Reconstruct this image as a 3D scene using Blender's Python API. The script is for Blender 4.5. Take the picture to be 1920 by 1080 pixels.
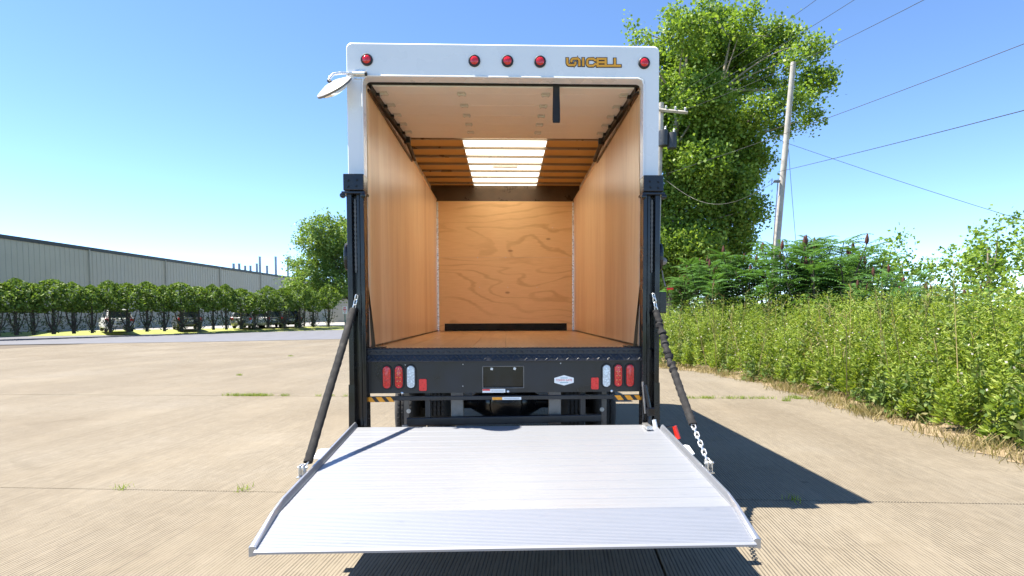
import bpy, bmesh, math, random
import numpy as np
from mathutils import Vector, Matrix

for o in list(bpy.data.objects):
    bpy.data.objects.remove(o, do_unlink=True)
S = bpy.context.scene
COL = S.collection
R = math.radians

# ------------------------------------------------------------------ camera
F = 1080.0                      # focal length in photo pixels (photo 1920 wide)
PCX, PCY = 985.0, 636.0         # principal point in photo pixels
PSI, THE, RHO = R(1.86), R(2.5), 0.003
CAM = Vector((0.01, -4.58, 1.52))
fwd = Vector((math.sin(PSI) * math.cos(THE), math.cos(PSI) * math.cos(THE), -math.sin(THE)))
r0 = Vector((math.cos(PSI), -math.sin(PSI), 0))
u0 = r0.cross(fwd)
upv = u0 * math.cos(RHO) + r0 * math.sin(RHO)
rgt = r0 * math.cos(RHO) - u0 * math.sin(RHO)
cam = bpy.data.cameras.new('camera')
camo = bpy.data.objects.new('camera', cam)
COL.objects.link(camo)
camo.matrix_world = Matrix(((rgt.x, upv.x, -fwd.x, CAM.x), (rgt.y, upv.y, -fwd.y, CAM.y),
                            (rgt.z, upv.z, -fwd.z, CAM.z), (0, 0, 0, 1)))
cam.sensor_width = 36.0
cam.lens = 36.0 * F / 1920.0
cam.shift_x = -(PCX - 960) / 1920.0
cam.shift_y = (PCY - 540) / 1920.0
cam.clip_start = 0.05
cam.clip_end = 6000
S.camera = camo


def ray(px, py):
    return fwd + rgt * ((px - PCX) / F) - upv * ((py - PCY) / F)


def P(px, py, Y):               # pixel -> point on the plane y = Y
    d = ray(px, py)
    return CAM + d * ((Y - CAM.y) / d.y)


def G(px, py, z=0.0):           # pixel -> point on the plane z
    d = ray(px, py)
    return CAM + d * ((z - CAM.z) / d.z)


# ------------------------------------------------------------------ light
SUNV = Vector((-0.48, 0.035, 1.0)).normalized()
w = bpy.data.worlds.new('World')
S.world = w
w.use_nodes = True
nt = w.node_tree
nt.nodes.clear()
wo = nt.nodes.new('ShaderNodeOutputWorld')
bg = nt.nodes.new('ShaderNodeBackground')
sky = nt.nodes.new('ShaderNodeTexSky')
sky.sky_type = 'NISHITA'
sky.sun_disc = False
sky.sun_elevation = math.asin(SUNV.z)
sky.sun_rotation = math.atan2(SUNV.x, SUNV.y)
sky.air_density = 0.7
sky.dust_density = 0.0
sky.altitude = 2200
sky.ozone_density = 1.0
bg.inputs[1].default_value = 0.112
hs = nt.nodes.new('ShaderNodeHueSaturation')
hs.inputs['Saturation'].default_value = 1.10
nt.links.new(sky.outputs[0], hs.inputs['Color'])
nt.links.new(hs.outputs[0], bg.inputs[0])
nt.links.new(bg.outputs[0], wo.inputs[0])
sl = bpy.data.lights.new('sun', 'SUN')
sl.energy = 4.3
sl.angle = R(0.53)
sl.color = (1.0, 0.93, 0.82)
so = bpy.data.objects.new('sun', sl)
COL.objects.link(so)
so.rotation_euler = SUNV.to_track_quat('Z', 'Y').to_euler()
so.location = SUNV * 60

S.view_settings.view_transform = 'Standard'
S.view_settings.look = 'None'
S.view_settings.exposure = 1.8
S.view_settings.gamma = 1.0
S.view_settings.use_curve_mapping = False
S.render.engine = 'CYCLES'
S.cycles.use_denoising = True
S.cycles.max_bounces = 10
S.cycles.diffuse_bounces = 6
S.cycles.transmission_bounces = 8
S.cycles.sample_clamp_indirect = 8


# ------------------------------------------------------------------ materials
def srgb(r, g, b):
    f = lambda c: (c / 255 / 12.92) if c / 255 <= 0.04045 else ((c / 255 + 0.055) / 1.055) ** 2.4
    return (f(r), f(g), f(b), 1)


MATS = {}


class N:
    def __init__(s, name):
        s.m = bpy.data.materials.new(name)
        s.m.use_nodes = True
        s.t = s.m.node_tree
        s.b = s.t.nodes['Principled BSDF']
        s.out = s.t.nodes['Material Output']
        MATS[name] = s.m
        s._tc = None

    def n(s, typ, **kw):
        x = s.t.nodes.new('ShaderNode' + typ)
        for k, v in kw.items():
            if k in x.inputs:
                x.inputs[k].default_value = v
            else:
                setattr(x, k, v)
        return x

    def l(s, a, b):
        s.t.links.new(a, b)

    def co(s, scale=(1, 1, 1), rot=(0, 0, 0), loc=(0, 0, 0)):
        if s._tc is None:
            s._tc = s.n('TexCoord')
        mp = s.n('Mapping')
        mp.inputs['Scale'].default_value = scale
        mp.inputs['Rotation'].default_value = rot
        mp.inputs['Location'].default_value = loc
        s.l(s._tc.outputs['Object'], mp.inputs[0])
        return mp.outputs[0]

    def noise(s, vec, scale, detail=4, rough=0.55, dist=0.0):
        x = s.n('TexNoise')
        x.inputs['Scale'].default_value = scale
        x.inputs['Detail'].default_value = detail
        x.inputs['Roughness'].default_value = rough
        x.inputs['Distortion'].default_value = dist
        if vec is not None:
            s.l(vec, x.inputs['Vector'])
        return x.outputs[0]

    def ramp(s, fac, stops, interp='LINEAR'):
        x = s.n('ValToRGB')
        x.color_ramp.interpolation = interp
        e = x.color_ramp.elements
        while len(e) < len(stops):
            e.new(0.5)
        for i, (p, c) in enumerate(stops):
            e[i].position = p
            e[i].color = c if len(c) == 4 else (*c, 1)
        s.l(fac, x.inputs[0])
        return x.outputs[0]

    def mix(s, fac, a, b, mode='MIX'):
        x = s.n('Mix', data_type='RGBA', blend_type=mode)
        for sock, v in ((x.inputs[0], fac), (x.inputs[6], a), (x.inputs[7], b)):
            if isinstance(v, (int, float)):
                sock.default_value = v
            elif isinstance(v, tuple):
                sock.default_value = v if len(v) == 4 else (*v, 1)
            else:
                s.l(v, sock)
        return x.outputs[2]

    def math(s, op, a, b=0.0, c=None):
        x = s.n('Math', operation=op)
        for i, v in enumerate((a, b) if c is None else (a, b, c)):
            if isinstance(v, (int, float)):
                x.inputs[i].default_value = v
            else:
                s.l(v, x.inputs[i])
        return x.outputs[0]

    def bump(s, h, strength=0.3, dist=0.01, normal=None):
        x = s.n('Bump')
        x.inputs['Strength'].default_value = strength
        x.inputs['Distance'].default_value = dist
        s.l(h, x.inputs['Height'])
        if normal is not None:
            s.l(normal, x.inputs['Normal'])
        s.l(x.outputs[0], s.b.inputs['Normal'])
        return x.outputs[0]

    def set(s, color=None, rough=None, metal=None, **kw):
        for k, v in (('Base Color', color), ('Roughness', rough), ('Metallic', metal), *kw.items()):
            if v is None:
                continue
            i = s.b.inputs[k]
            if isinstance(v, (int, float, tuple)):
                i.default_value = v
            else:
                s.l(v, i)
        return s


def simple(name, color, rough=0.5, metal=0.0, var=0.12, vscale=6.0, bump=0.0, bscale=60, rvar=0.12, **kw):
    s = N(name)
    c = s.co()
    nz = s.noise(c, vscale, 5)
    lo = tuple(x * (1 - var) for x in color[:3])
    hi = tuple(min(1, x * (1 + var)) for x in color[:3])
    s.set(s.ramp(nz, [(0.3, lo), (0.7, hi)]), None, metal, **kw)
    rr = s.n('MapRange')
    s.l(nz, rr.inputs[0])
    rr.inputs[1].default_value = 0.3
    rr.inputs[2].default_value = 0.7
    rr.inputs[3].default_value = max(0.03, rough - rvar)
    rr.inputs[4].default_value = min(1, rough + rvar)
    s.l(rr.outputs[0], s.b.inputs['Roughness'])
    if bump:
        s.bump(s.noise(c, bscale, 3), bump, 0.004)
    return s.m


def leaf_mat(name, cols, transl=0.35, rough=0.5, nscale=0.5):
    s = N(name)
    geo = s.n('NewGeometry')
    c = s.co()
    nz = s.noise(c, nscale, 3)
    f = s.math('ADD', s.math('MULTIPLY', geo.outputs['Random Per Island'], 0.6), s.math('MULTIPLY', nz, 0.4))
    n = len(cols)
    col = s.ramp(f, [(0.12 + 0.76 * i / (n - 1), cols[i]) for i in range(n)])
    s.set(col, rough)
    s.b.inputs['Specular IOR Level'].default_value = 0.35
    tr = s.n('BsdfTranslucent')
    tc = s.mix(1.0, col, (1.0, 1.0, 0.45, 1), 'MULTIPLY')
    s.l(tc, tr.inputs[0])
    ms = s.n('MixShader')
    ms.inputs[0].default_value = transl
    s.l(s.b.outputs[0], ms.inputs[1])
    s.l(tr.outputs[0], ms.inputs[2])
    s.l(ms.outputs[0], s.out.inputs[0])
    return s.m


M = {}
M['gelcoat'] = simple('white_gelcoat', (0.76, 0.77, 0.78), 0.28, var=0.02, vscale=2)
M['black_paint'] = simple('black_paint', (0.006, 0.006, 0.008), 0.22, var=0.35, vscale=5, bump=0.02, bscale=120, rvar=0.10)
M['tread_paint'] = simple('tread_plate_paint', (0.020, 0.021, 0.026), 0.42, 0.0, var=0.3, vscale=8)
M['black_panel'] = simple('black_panel_paint', (0.015, 0.015, 0.018), 0.36, var=0.3, vscale=5, bump=0.08, bscale=260)
M['rubber'] = simple('black_rubber', (0.016, 0.016, 0.017), 0.6, var=0.3, vscale=20)
M['tyre'] = simple('tyre_rubber', (0.028, 0.027, 0.026), 0.8, var=0.4, vscale=7)
M['steel'] = simple('dusty_steel', (0.20, 0.19, 0.18), 0.55, 0.5, var=0.3, vscale=14, bump=0.2, bscale=50)
M['zinc'] = simple('zinc_plated', (0.72, 0.72, 0.70), 0.3, 0.85, var=0.1, vscale=40)
M['bolt'] = simple('bolt_steel', (0.65, 0.66, 0.68), 0.35, 0.8, var=0.1)
M['black_void'] = simple('black_mat_rubber', (0.006, 0.006, 0.006), 0.85)
M['fabric'] = simple('black_nylon_sleeve', (0.007, 0.0065, 0.007), 0.85, var=0.4, vscale=18, bump=0.6, bscale=160)
M['webbing'] = simple('black_webbing', (0.012, 0.012, 0.015), 0.8, bump=0.5, bscale=300)
M['white_paint'] = simple('white_paint', (0.80, 0.80, 0.80), 0.35, var=0.04)
M['white_plastic'] = simple('white_plastic', (0.74, 0.74, 0.70), 0.4, var=0.04)
M['orange'] = simple('orange_reflective', (0.85, 0.33, 0.015), 0.4, var=0.08, vscale=30)
M['gold'] = simple('gold_vinyl', (0.80, 0.36, 0.02), 0.35, var=0.05)
M['decal_black'] = simple('black_vinyl', (0.03, 0.012, 0.008), 0.4)
M['red_vinyl'] = simple('red_vinyl', (0.72, 0.04, 0.05), 0.4)
M['teal_ink'] = simple('teal_ink', (0.30, 0.46, 0.50), 0.5)
M['red_reflector'] = simple('red_reflector', (0.74, 0.035, 0.03), 0.35, var=0.15, vscale=60)
M['red_handle'] = simple('red_grip', (0.72, 0.03, 0.015), 0.3)
M['sticker_white'] = simple('sticker_white', (0.82, 0.82, 0.80), 0.4, var=0.03)
M['ink_grey'] = simple('sticker_ink', (0.35, 0.36, 0.38), 0.5)
M['yellow_led'] = simple('yellow_led', (0.95, 0.45, 0.10), 0.2)
M['mirror_glass'] = simple('mirror_glass', (0.9, 0.9, 0.9), 0.03, 1.0, var=0.01, rvar=0.0)
M['mirror_back'] = simple('mirror_back_paint', (0.50, 0.50, 0.56), 0.3, var=0.05)
M['track_black'] = simple('track_black', (0.018, 0.014, 0.011), 0.45, var=0.3)
M['track_brown'] = simple('dark_bronze_rail', (0.09, 0.055, 0.03), 0.35, 0.4, var=0.2)
M['cone_red'] = simple('sumac_fruit', (0.075, 0.022, 0.014), 0.9, var=0.4, vscale=30)


def lens_mat(name, col):
    s = N(name)
    c = s.co()
    v = s.n('TexVoronoi')
    v.inputs['Scale'].default_value = 75
    s.l(c, v.inputs['Vector'])
    s.set(s.ramp(v.outputs[0], [(0.0, tuple(min(1, x * 1.15) for x in col)), (0.6, tuple(x * 0.7 for x in col))]), 0.12)
    s.b.inputs['Coat Weight'].default_value = 0.6
    s.bump(v.outputs[0], 0.35, 0.004)
    return s.m


M['red_lens'] = lens_mat('red_lens', (0.75, 0.018, 0.022))
M['clear_lens'] = lens_mat('clear_lens', (0.78, 0.84, 0.86))


def wood_side():
    s = N('maple_veneer')
    c = s.co((1, 0.55, 0.055))
    n1 = s.noise(c, 24, 6, 0.6, 0.4)
    c2 = s.co((1, 1.0, 0.02))
    n2 = s.noise(c2, 2.4, 2, 0.4)
    n3 = s.noise(s.co((1, 2.5, 0.3)), 9, 3)
    col = s.ramp(n1, [(0.28, (0.74, 0.48, 0.26)), (0.5, (0.85, 0.58, 0.33)), (0.75, (0.88, 0.64, 0.39))])
    col = s.mix(0.75, col, s.ramp(n2, [(0.38, (0.78, 0.66, 0.54)), (0.46, (0.92, 0.86, 0.8)), (0.58, (1, 1, 1))]), 'MULTIPLY')
    fl = s.ramp(n3, [(0.70, (1, 1, 1)), (0.80, (0.72, 0.58, 0.42))])
    col = s.mix(0.6, col, fl, 'MULTIPLY')
    s.set(col, 0.33)
    s.b.inputs['Coat Weight'].default_value = 0.15
    s.b.inputs['Coat Roughness'].default_value = 0.25
    s.bump(n1, 0.06, 0.003)
    return s.m


def wood_ply(off):
    s = N('softwood_plywood')
    c = s.co((0.42, 1, 1.25), loc=(off, 0, off * 2.1))
    big = s.noise(c, 1.15, 2, 0.45, 0.5)
    sep = s.n('SeparateXYZ')
    s.l(c, sep.inputs[0])
    ph = s.math('ADD', s.math('MULTIPLY', sep.outputs[2], 1.2), s.math('MULTIPLY', big, 4.2))
    fine = s.noise(s.co((0.7, 1, 3)), 9, 4)
    ph = s.math('ADD', s.math('MULTIPLY', ph, 15), s.math('MULTIPLY', fine, 2.4))
    sn = s.math('SINE', ph)
    grain = s.noise(s.co((0.05, 1, 1)), 90, 4)
    patch = s.noise(s.co((0.5, 1, 1), loc=(off * 3, 0, 0)), 2.2, 2)
    line = s.ramp(s.math('MULTIPLY_ADD', sn, 0.5, 0.5), [(0.0, (0, 0, 0)), (0.78, (0.0, 0.0, 0.0)), (1.0, (1, 1, 1))])
    amp = s.ramp(patch, [(0.38, (0.05, 0.05, 0.05)), (0.64, (0.52, 0.52, 0.52))])
    m = s.mix(1.0, line, amp, 'MULTIPLY')
    base = s.ramp(grain, [(0.3, (0.72, 0.43, 0.18)), (0.7, (0.80, 0.50, 0.225))])
    col = s.mix(m, base, (0.50, 0.25, 0.075, 1))
    kn = s.n('TexVoronoi')
    kn.inputs['Scale'].default_value = 2.1
    s.l(s.co((0.7, 0.01, 1.5), loc=(off, 0, 0)), kn.inputs['Vector'])
    k = s.ramp(kn.outputs[0], [(0.03, (0.8, 0.8, 0.8)), (0.075, (0, 0, 0))])
    col = s.mix(k, col, (0.33, 0.15, 0.045, 1))
    s.set(col, 0.42)
    s.bump(grain, 0.08, 0.003)
    return s.m


def wood_floor():
    s = N('hardwood_floor')
    n1 = s.noise(s.co((1, 0.06, 1)), 30, 5, 0.6)
    oi = s.n('ObjectInfo')
    n2 = s.noise(s.co((1, 0.5, 1)), 3, 4)
    col = s.ramp(n1, [(0.3, (0.58, 0.32, 0.13)), (0.7, (0.72, 0.43, 0.20))])
    col = s.mix(0.5, col, s.ramp(oi.outputs['Random'], [(0, (0.8, 0.76, 0.7)), (1, (1, 1, 1))]), 'MULTIPLY')
    col = s.mix(0.35, col, s.ramp(n2, [(0.35, (0.7, 0.62, 0.55)), (0.6, (1, 1, 1))]), 'MULTIPLY')
    s.set(col, 0.3)
    s.bump(n1, 0.1, 0.003)
    return s.m


M['veneer'] = wood_side()
M['ply_a'] = wood_ply(0.0)
M['ply_b'] = wood_ply(3.7)
M['floor'] = wood_floor()
M['door_panel'] = simple('door_panel_paint', (0.78, 0.73, 0.65), 0.4, var=0.04, vscale=3)
M['hinge'] = simple('hinge_paint', (0.60, 0.56, 0.48), 0.4, 0.3, var=0.1)
M['bow'] = simple('roof_bow', (0.26, 0.20, 0.14), 0.35, 0.5, var=0.12)


def translucent(name, col, f, rough=0.5):
    s = N(name)
    c = s.co()
    nz = s.noise(c, 7, 4)
    cc = s.ramp(nz, [(0.3, tuple(x * 0.93 for x in col)), (0.7, col)])
    s.set(cc, rough)
    tr = s.n('BsdfTranslucent')
    s.l(cc, tr.inputs[0])
    ms = s.n('MixShader')
    ms.inputs[0].default_value = f
    s.l(s.b.outputs[0], ms.inputs[1])
    s.l(tr.outputs[0], ms.inputs[2])
    s.l(ms.outputs[0], s.out.inputs[0])
    return s.m


M['skylight'] = translucent('skylight_fibreglass', (0.97, 0.94, 0.85), 0.92)
M['roof'] = translucent('roof_fibreglass', (0.52, 0.31, 0.11), 0.27)


def aluminium(name, streak_scale, base=0.40, metal=0.5, rough=0.40):
    s = N(name)
    n1 = s.noise(s.co((0.10, 1, 1)), streak_scale, 5, 0.6)
    n2 = s.noise(s.co((0.5, 1, 1)), 2.2, 3)
    n3 = s.noise(s.co((0.6, 2, 1)), 14, 5, 0.65)
    f = s.math('ADD', s.math('MULTIPLY', n1, 0.55), s.math('MULTIPLY', n2, 0.45))
    col = s.ramp(f, [(0.34, (base * 0.76, base * 0.80, base * 0.88)), (0.60, (base * 0.96, base * 0.99, base * 1.06))])  # cool tint puts the reflected sky into the otherwise neutral metal colour
    sc = s.ramp(n3, [(0.62, (1, 1, 1)), (0.74, (0.78, 0.80, 0.86))])
    col = s.mix(0.6, col, sc, 'MULTIPLY')
    s.set(col, None, metal)
    rr = s.n('MapRange')
    s.l(f, rr.inputs[0])
    rr.inputs[1].default_value = 0.3
    rr.inputs[2].default_value = 0.7
    rr.inputs[3].default_value = rough + 0.1
    rr.inputs[4].default_value = rough - 0.08
    s.l(rr.outputs[0], s.b.inputs['Roughness'])
    s.bump(n1, 0.12, 0.002)
    return s.m


M['deck'] = aluminium('deck_aluminium', 26)
M['lip'] = aluminium('lip_aluminium', 40)
M['rail'] = aluminium('rail_aluminium', 30, 0.5, 0.8, 0.34)


def concrete():
    s = N('tined_concrete')
    c = s.co()
    # irregular tine grooves running along local y
    wob = s.noise(s.co((1, 0.05, 1)), 2.0, 3)
    jit = s.noise(s.co((1, 0.004, 1)), 38, 1)
    sep = s.n('SeparateXYZ')
    s.l(c, sep.inputs[0])
    ph = s.math('ADD', s.math('MULTIPLY', sep.outputs[0], 2 * math.pi / 0.024),
                s.math('ADD', s.math('MULTIPLY', wob, 3.0), s.math('MULTIPLY', jit, 4.0)))
    sn = s.math('SINE', ph)
    wear = s.noise(s.co((1, 0.35, 1)), 0.9, 5, 0.6)
    wearm = s.ramp(wear, [(0.30, (0.25, 0.25, 0.25)), (0.52, (1, 1, 1))])
    gro = s.ramp(s.math('MULTIPLY_ADD', sn, 0.5, 0.5), [(0.0, (0, 0, 0)), (0.62, (0.0, 0.0, 0.0)), (0.88, (1, 1, 1))])
    brk = s.noise(s.co((1, 0.22, 1)), 26, 3)
    brkm = s.ramp(brk, [(0.34, (0.45, 0.45, 0.45)), (0.52, (1, 1, 1))])
    g = s.mix(1.0, s.mix(1.0, gro, wearm, 'MULTIPLY'), brkm, 'MULTIPLY')
    big = s.noise(c, 0.35, 6, 0.6)
    mid = s.noise(c, 5, 5, 0.65)
    col = s.ramp(big, [(0.3, (0.19, 0.158, 0.112)), (0.55, (0.222, 0.190, 0.140)), (0.75, (0.238, 0.210, 0.164))])
    col = s.mix(0.5, col, s.ramp(mid, [(0.3, (0.82, 0.80, 0.77)), (0.65, (1, 1, 1))]), 'MULTIPLY')
    sp = s.noise(c, 95, 2)
    col = s.mix(0.6, col, s.ramp(sp, [(0.27, (0.45, 0.42, 0.38)), (0.37, (1, 1, 1))]), 'MULTIPLY')
    col = s.mix(s.math('MULTIPLY', g, 0.66), col, (0.045, 0.038, 0.03, 1))
    st = s.noise(c, 1.3, 4, 0.5, 1.2)
    col = s.mix(0.35, col, s.ramp(st, [(0.62, (1, 1, 1)), (0.74, (0.62, 0.60, 0.56))]), 'MULTIPLY')
    oil = s.n('TexVoronoi')
    oil.inputs['Scale'].default_value = 1.1
    s.l(s.co((1, 1, 0.01)), oil.inputs['Vector'])
    col = s.mix(0.7, col, s.ramp(oil.outputs[0], [(0.02, (0.32, 0.30, 0.28)), (0.055, (1, 1, 1))]), 'MULTIPLY')
    trk = s.noise(s.co((1, 0.03, 1), loc=(3, 0, 0)), 1.6, 3, 0.6)
    col = s.mix(0.22, col, s.ramp(trk, [(0.40, (0.72, 0.70, 0.68)), (0.52, (1, 1, 1))]), 'MULTIPLY')
    s.set(col, 0.85)
    s.b.inputs['Specular IOR Level'].default_value = 0.25
    h = s.math('SUBTRACT', s.math('MULTIPLY', mid, 0.4), g)
    s.bump(h, 0.7, 0.006)
    return s.m


M['concrete'] = concrete()
M['joint'] = simple('joint_dirt', (0.10, 0.08, 0.055), 0.95, var=0.4, vscale=20)
M['soil'] = simple('dry_soil', (0.22, 0.165, 0.10), 0.95, var=0.35, vscale=4, bump=0.6, bscale=30)
M['asphalt'] = simple('asphalt', (0.115, 0.118, 0.135), 0.8, var=0.18, vscale=1.2, bump=0.3, bscale=90)
M['grass_ground'] = simple('mown_grass', (0.21, 0.235, 0.05), 0.9, var=0.35, vscale=1.4, bump=0.6, bscale=25)
M['field'] = simple('field_grass', (0.10, 0.14, 0.04), 0.95, var=0.3, vscale=0.2)
M['lot'] = simple('parking_concrete', (0.25, 0.24, 0.22), 0.85, var=0.1, vscale=0.8)
M['bark'] = simple('grey_bark', (0.25, 0.21, 0.16), 0.9, var=0.4, vscale=7, bump=0.9, bscale=18)
M['bark_dark'] = simple('dark_bark', (0.065, 0.05, 0.035), 0.9, var=0.4, vscale=7, bump=0.9, bscale=18)
M['pole'] = simple('weathered_pole', (0.36, 0.335, 0.30), 0.85, var=0.25, vscale=4, bump=0.5, bscale=30)
M['wire'] = simple('wire_black', (0.03, 0.03, 0.03), 0.6)
M['transformer'] = simple('transformer_dark', (0.035, 0.038, 0.042), 0.45)
M['insulator'] = simple('insulator_grey', (0.55, 0.55, 0.55), 0.3)
M['siding'] = simple('beige_siding', (0.36, 0.34, 0.27), 0.5, var=0.06, vscale=0.4)
M['fascia'] = simple('dark_fascia', (0.03, 0.033, 0.03), 0.5)
M['stack'] = simple('galvanised_stack', (0.30, 0.34, 0.40), 0.45, 0.4, var=0.12)
M['green_post'] = simple('green_post', (0.02, 0.10, 0.06), 0.5)
M['car_silver'] = simple('silver_car_paint', (0.52, 0.52, 0.52), 0.25, 0.4, var=0.03)
M['car_white'] = simple('white_car_paint', (0.72, 0.72, 0.72), 0.25, var=0.03)
M['car_grey'] = simple('grey_car_paint', (0.10, 0.105, 0.115), 0.22, 0.3, var=0.05)
M['car_black'] = simple('black_car_paint', (0.012, 0.013, 0.016), 0.15, var=0.1)
M['glass'] = simple('dark_car_glass', (0.02, 0.03, 0.04), 0.05, rvar=0.02)
M['cottonwood'] = leaf_mat('cottonwood_leaf', [(0.075, 0.145, 0.024), (0.145, 0.245, 0.036), (0.23, 0.35, 0.058), (0.34, 0.44, 0.11)], 0.48, 0.5)
M['locust'] = leaf_mat('locust_leaf', [(0.07, 0.14, 0.03), (0.14, 0.24, 0.05), (0.22, 0.33, 0.075), (0.33, 0.40, 0.12)], 0.45)
M['thuja'] = leaf_mat('thuja_leaf', [(0.05, 0.10, 0.018), (0.12, 0.20, 0.03), (0.24, 0.33, 0.045)], 0.35, 0.6)
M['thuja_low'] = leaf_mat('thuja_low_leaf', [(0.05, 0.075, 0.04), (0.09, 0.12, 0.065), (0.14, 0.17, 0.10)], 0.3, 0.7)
M['sumac'] = leaf_mat('sumac_leaf', [(0.05, 0.12, 0.03), (0.085, 0.19, 0.045), (0.13, 0.25, 0.06)], 0.35, 0.5, 0.8)
M['weed'] = leaf_mat('weed_leaf', [(0.10, 0.17, 0.022), (0.19, 0.28, 0.035), (0.29, 0.37, 0.055), (0.36, 0.41, 0.10)], 0.4, 0.6, 0.45)
M['weed_dark'] = leaf_mat('weed_dark_leaf', [(0.05, 0.09, 0.02), (0.09, 0.16, 0.03), (0.16, 0.22, 0.05), (0.26, 0.22, 0.10)], 0.35, 0.6, 0.9)
M['dry_grass'] = leaf_mat('dry_grass', [(0.16, 0.15, 0.05), (0.32, 0.26, 0.12), (0.42, 0.34, 0.18)], 0.3, 0.8)
M['flower'] = leaf_mat('pale_flower', [(0.55, 0.5, 0.42), (0.7, 0.66, 0.6)], 0.3, 0.8)


# ------------------------------------------------------------------ mesh builder
class MB:
    def __init__(s):
        s.v = []
        s.f = []

    def add(s, vs, fs):
        o = len(s.v)
        s.v += [tuple(v) for v in vs]
        s.f += [tuple(i + o for i in f) for f in fs]
        return s

    def box(s, x0, x1, y0, y1, z0, z1):
        return s.add([(x0, y0, z0), (x1, y0, z0), (x1, y1, z0), (x0, y1, z0),
                      (x0, y0, z1), (x1, y0, z1), (x1, y1, z1), (x0, y1, z1)],
                     [(0, 3, 2, 1), (4, 5, 6, 7), (0, 1, 5, 4), (1, 2, 6, 5), (2, 3, 7, 6), (3, 0, 4, 7)])

    def tube(s, pts, rad, n=10, cap=True, flat=1.0):
        pts = [Vector(p) for p in pts]
        if isinstance(rad, (int, float)):
            rad = [rad] * len(pts)
        o = len(s.v)
        up = None
        for i, p in enumerate(pts):
            t = (pts[min(i + 1, len(pts) - 1)] - pts[max(i - 1, 0)]).normalized()
            if up is None:
                up = Vector((0, 0, 1)) if abs(t.z) < 0.9 else Vector((1, 0, 0))
            a = t.cross(up)
            if a.length < 1e-6:
                a = t.orthogonal()
            a.normalize()
            b = a.cross(t).normalized()
            up = b
            for k in range(n):
                an = 2 * math.pi * k / n
                s.v.append(tuple(p + a * (math.cos(an) * rad[i]) + b * (math.sin(an) * rad[i] * flat)))
        for i in range(len(pts) - 1):
            for k in range(n):
                k2 = (k + 1) % n
                s.f.append((o + i * n + k, o + i * n + k2, o + (i + 1) * n + k2, o + (i + 1) * n + k))
        if cap:
            s.f.append(tuple(o + k for k in range(n))[::-1])
            s.f.append(tuple(o + (len(pts) - 1) * n + k for k in range(n)))
        return s

    def lathe(s, c, axis, prof, n=24):
        """prof: list of (distance along axis, radius)"""
        c = Vector(c)
        ax = Vector(axis).normalized()
        a = ax.orthogonal().normalized()
        b = ax.cross(a)
        o = len(s.v)
        for h, r in prof:
            for k in range(n):
                an = 2 * math.pi * k / n
                s.v.append(tuple(c + ax * h + (a * math.cos(an) + b * math.sin(an)) * max(r, 1e-4)))
        for i in range(len(prof) - 1):
            for k in range(n):
                k2 = (k + 1) % n
                s.f.append((o + i * n + k, o + i * n + k2, o + (i + 1) * n + k2, o + (i + 1) * n + k))
        s.f.append(tuple(o + k for k in range(n))[::-1])
        s.f.append(tuple(o + (len(prof) - 1) * n + k for k in range(n)))
        return s

    def prism(s, poly, axis, a0, a1):
        """poly: 2-D outline; axis 'x','y','z' extrusion from a0 to a1"""
        def mk(u, v, a):
            return {'x': (a, u, v), 'y': (u, a, v), 'z': (u, v, a)}[axis]
        n = len(poly)
        vs = [mk(u, v, a0) for u, v in poly] + [mk(u, v, a1) for u, v in poly]
        fs = [tuple(range(n)), tuple(range(2 * n - 1, n - 1, -1))]
        fs += [(i, n + i, n + (i + 1) % n, (i + 1) % n) for i in range(n)]
        return s.add(vs, fs)

    def build(s, name, mat, parent=None, smooth=False, bevel=0.0, kind=None, label=None):
        me = bpy.data.meshes.new(name)
        me.from_pydata(s.v, [], s.f)
        bm = bmesh.new()
        bm.from_mesh(me)
        bmesh.ops.recalc_face_normals(bm, faces=bm.faces)
        bm.to_mesh(me)
        bm.free()
        me.materials.append(mat)
        o = bpy.data.objects.new(name, me)
        COL.objects.link(o)
        if parent is not None:
            o.parent = parent
        if smooth:
            for p in me.polygons:
                p.use_smooth = True
            try:
                me.set_sharp_from_angle(angle=R(40))
            except Exception:
                pass
        if bevel:
            b = o.modifiers.new('bevel', 'BEVEL')
            b.width = bevel
            b.segments = 2
            b.limit_method = 'ANGLE'
            b.angle_limit = R(40)
        if kind:
            o['kind'] = kind
        if label:
            o['label'] = label
        return o


def np_mesh(name, verts, faces_n, mat, parent=None, kind=None):
    """verts (N,3) array; faces are consecutive groups of faces_n vertices"""
    me = bpy.data.meshes.new(name)
    nv = len(verts)
    nf = nv // faces_n
    me.vertices.add(nv)
    me.vertices.foreach_set('co', np.ascontiguousarray(verts, dtype=np.float32).ravel())
    me.loops.add(nv)
    me.loops.foreach_set('vertex_index', np.arange(nv, dtype=np.int32))
    me.polygons.add(nf)
    me.polygons.foreach_set('loop_start', np.arange(0, nv, faces_n, dtype=np.int32))
    me.polygons.foreach_set('loop_total', np.full(nf, faces_n, dtype=np.int32))
    me.update(calc_edges=True)
    me.materials.append(mat)
    o = bpy.data.objects.new(name, me)
    COL.objects.link(o)
    if parent is not None:
        o.parent = parent
    if kind:
        o['kind'] = kind
    return o


def thing(name, label, cat, loc=(0, 0, 0), rz=0, group=None):
    o = bpy.data.objects.new(name, None)
    COL.objects.link(o)
    o.location = loc
    o.rotation_euler = (0, 0, rz)
    tag(o, label, cat, group)
    return o


def tag(o, label, cat, group=None, kind=None):
    o['label'] = label
    o['category'] = cat
    if group:
        o['group'] = group
    if kind:
        o['kind'] = kind
    return o


def copy_tree(o, parent=None):
    c = o.copy()
    COL.objects.link(c)
    c.parent = parent
    for ch in list(o.children):
        copy_tree(ch, c)
    return c


def instance(src, name, parent, mw):
    c = bpy.data.objects.new(name, src.data)
    COL.objects.link(c)
    c.parent = parent
    c.matrix_local = mw
    return c


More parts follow.
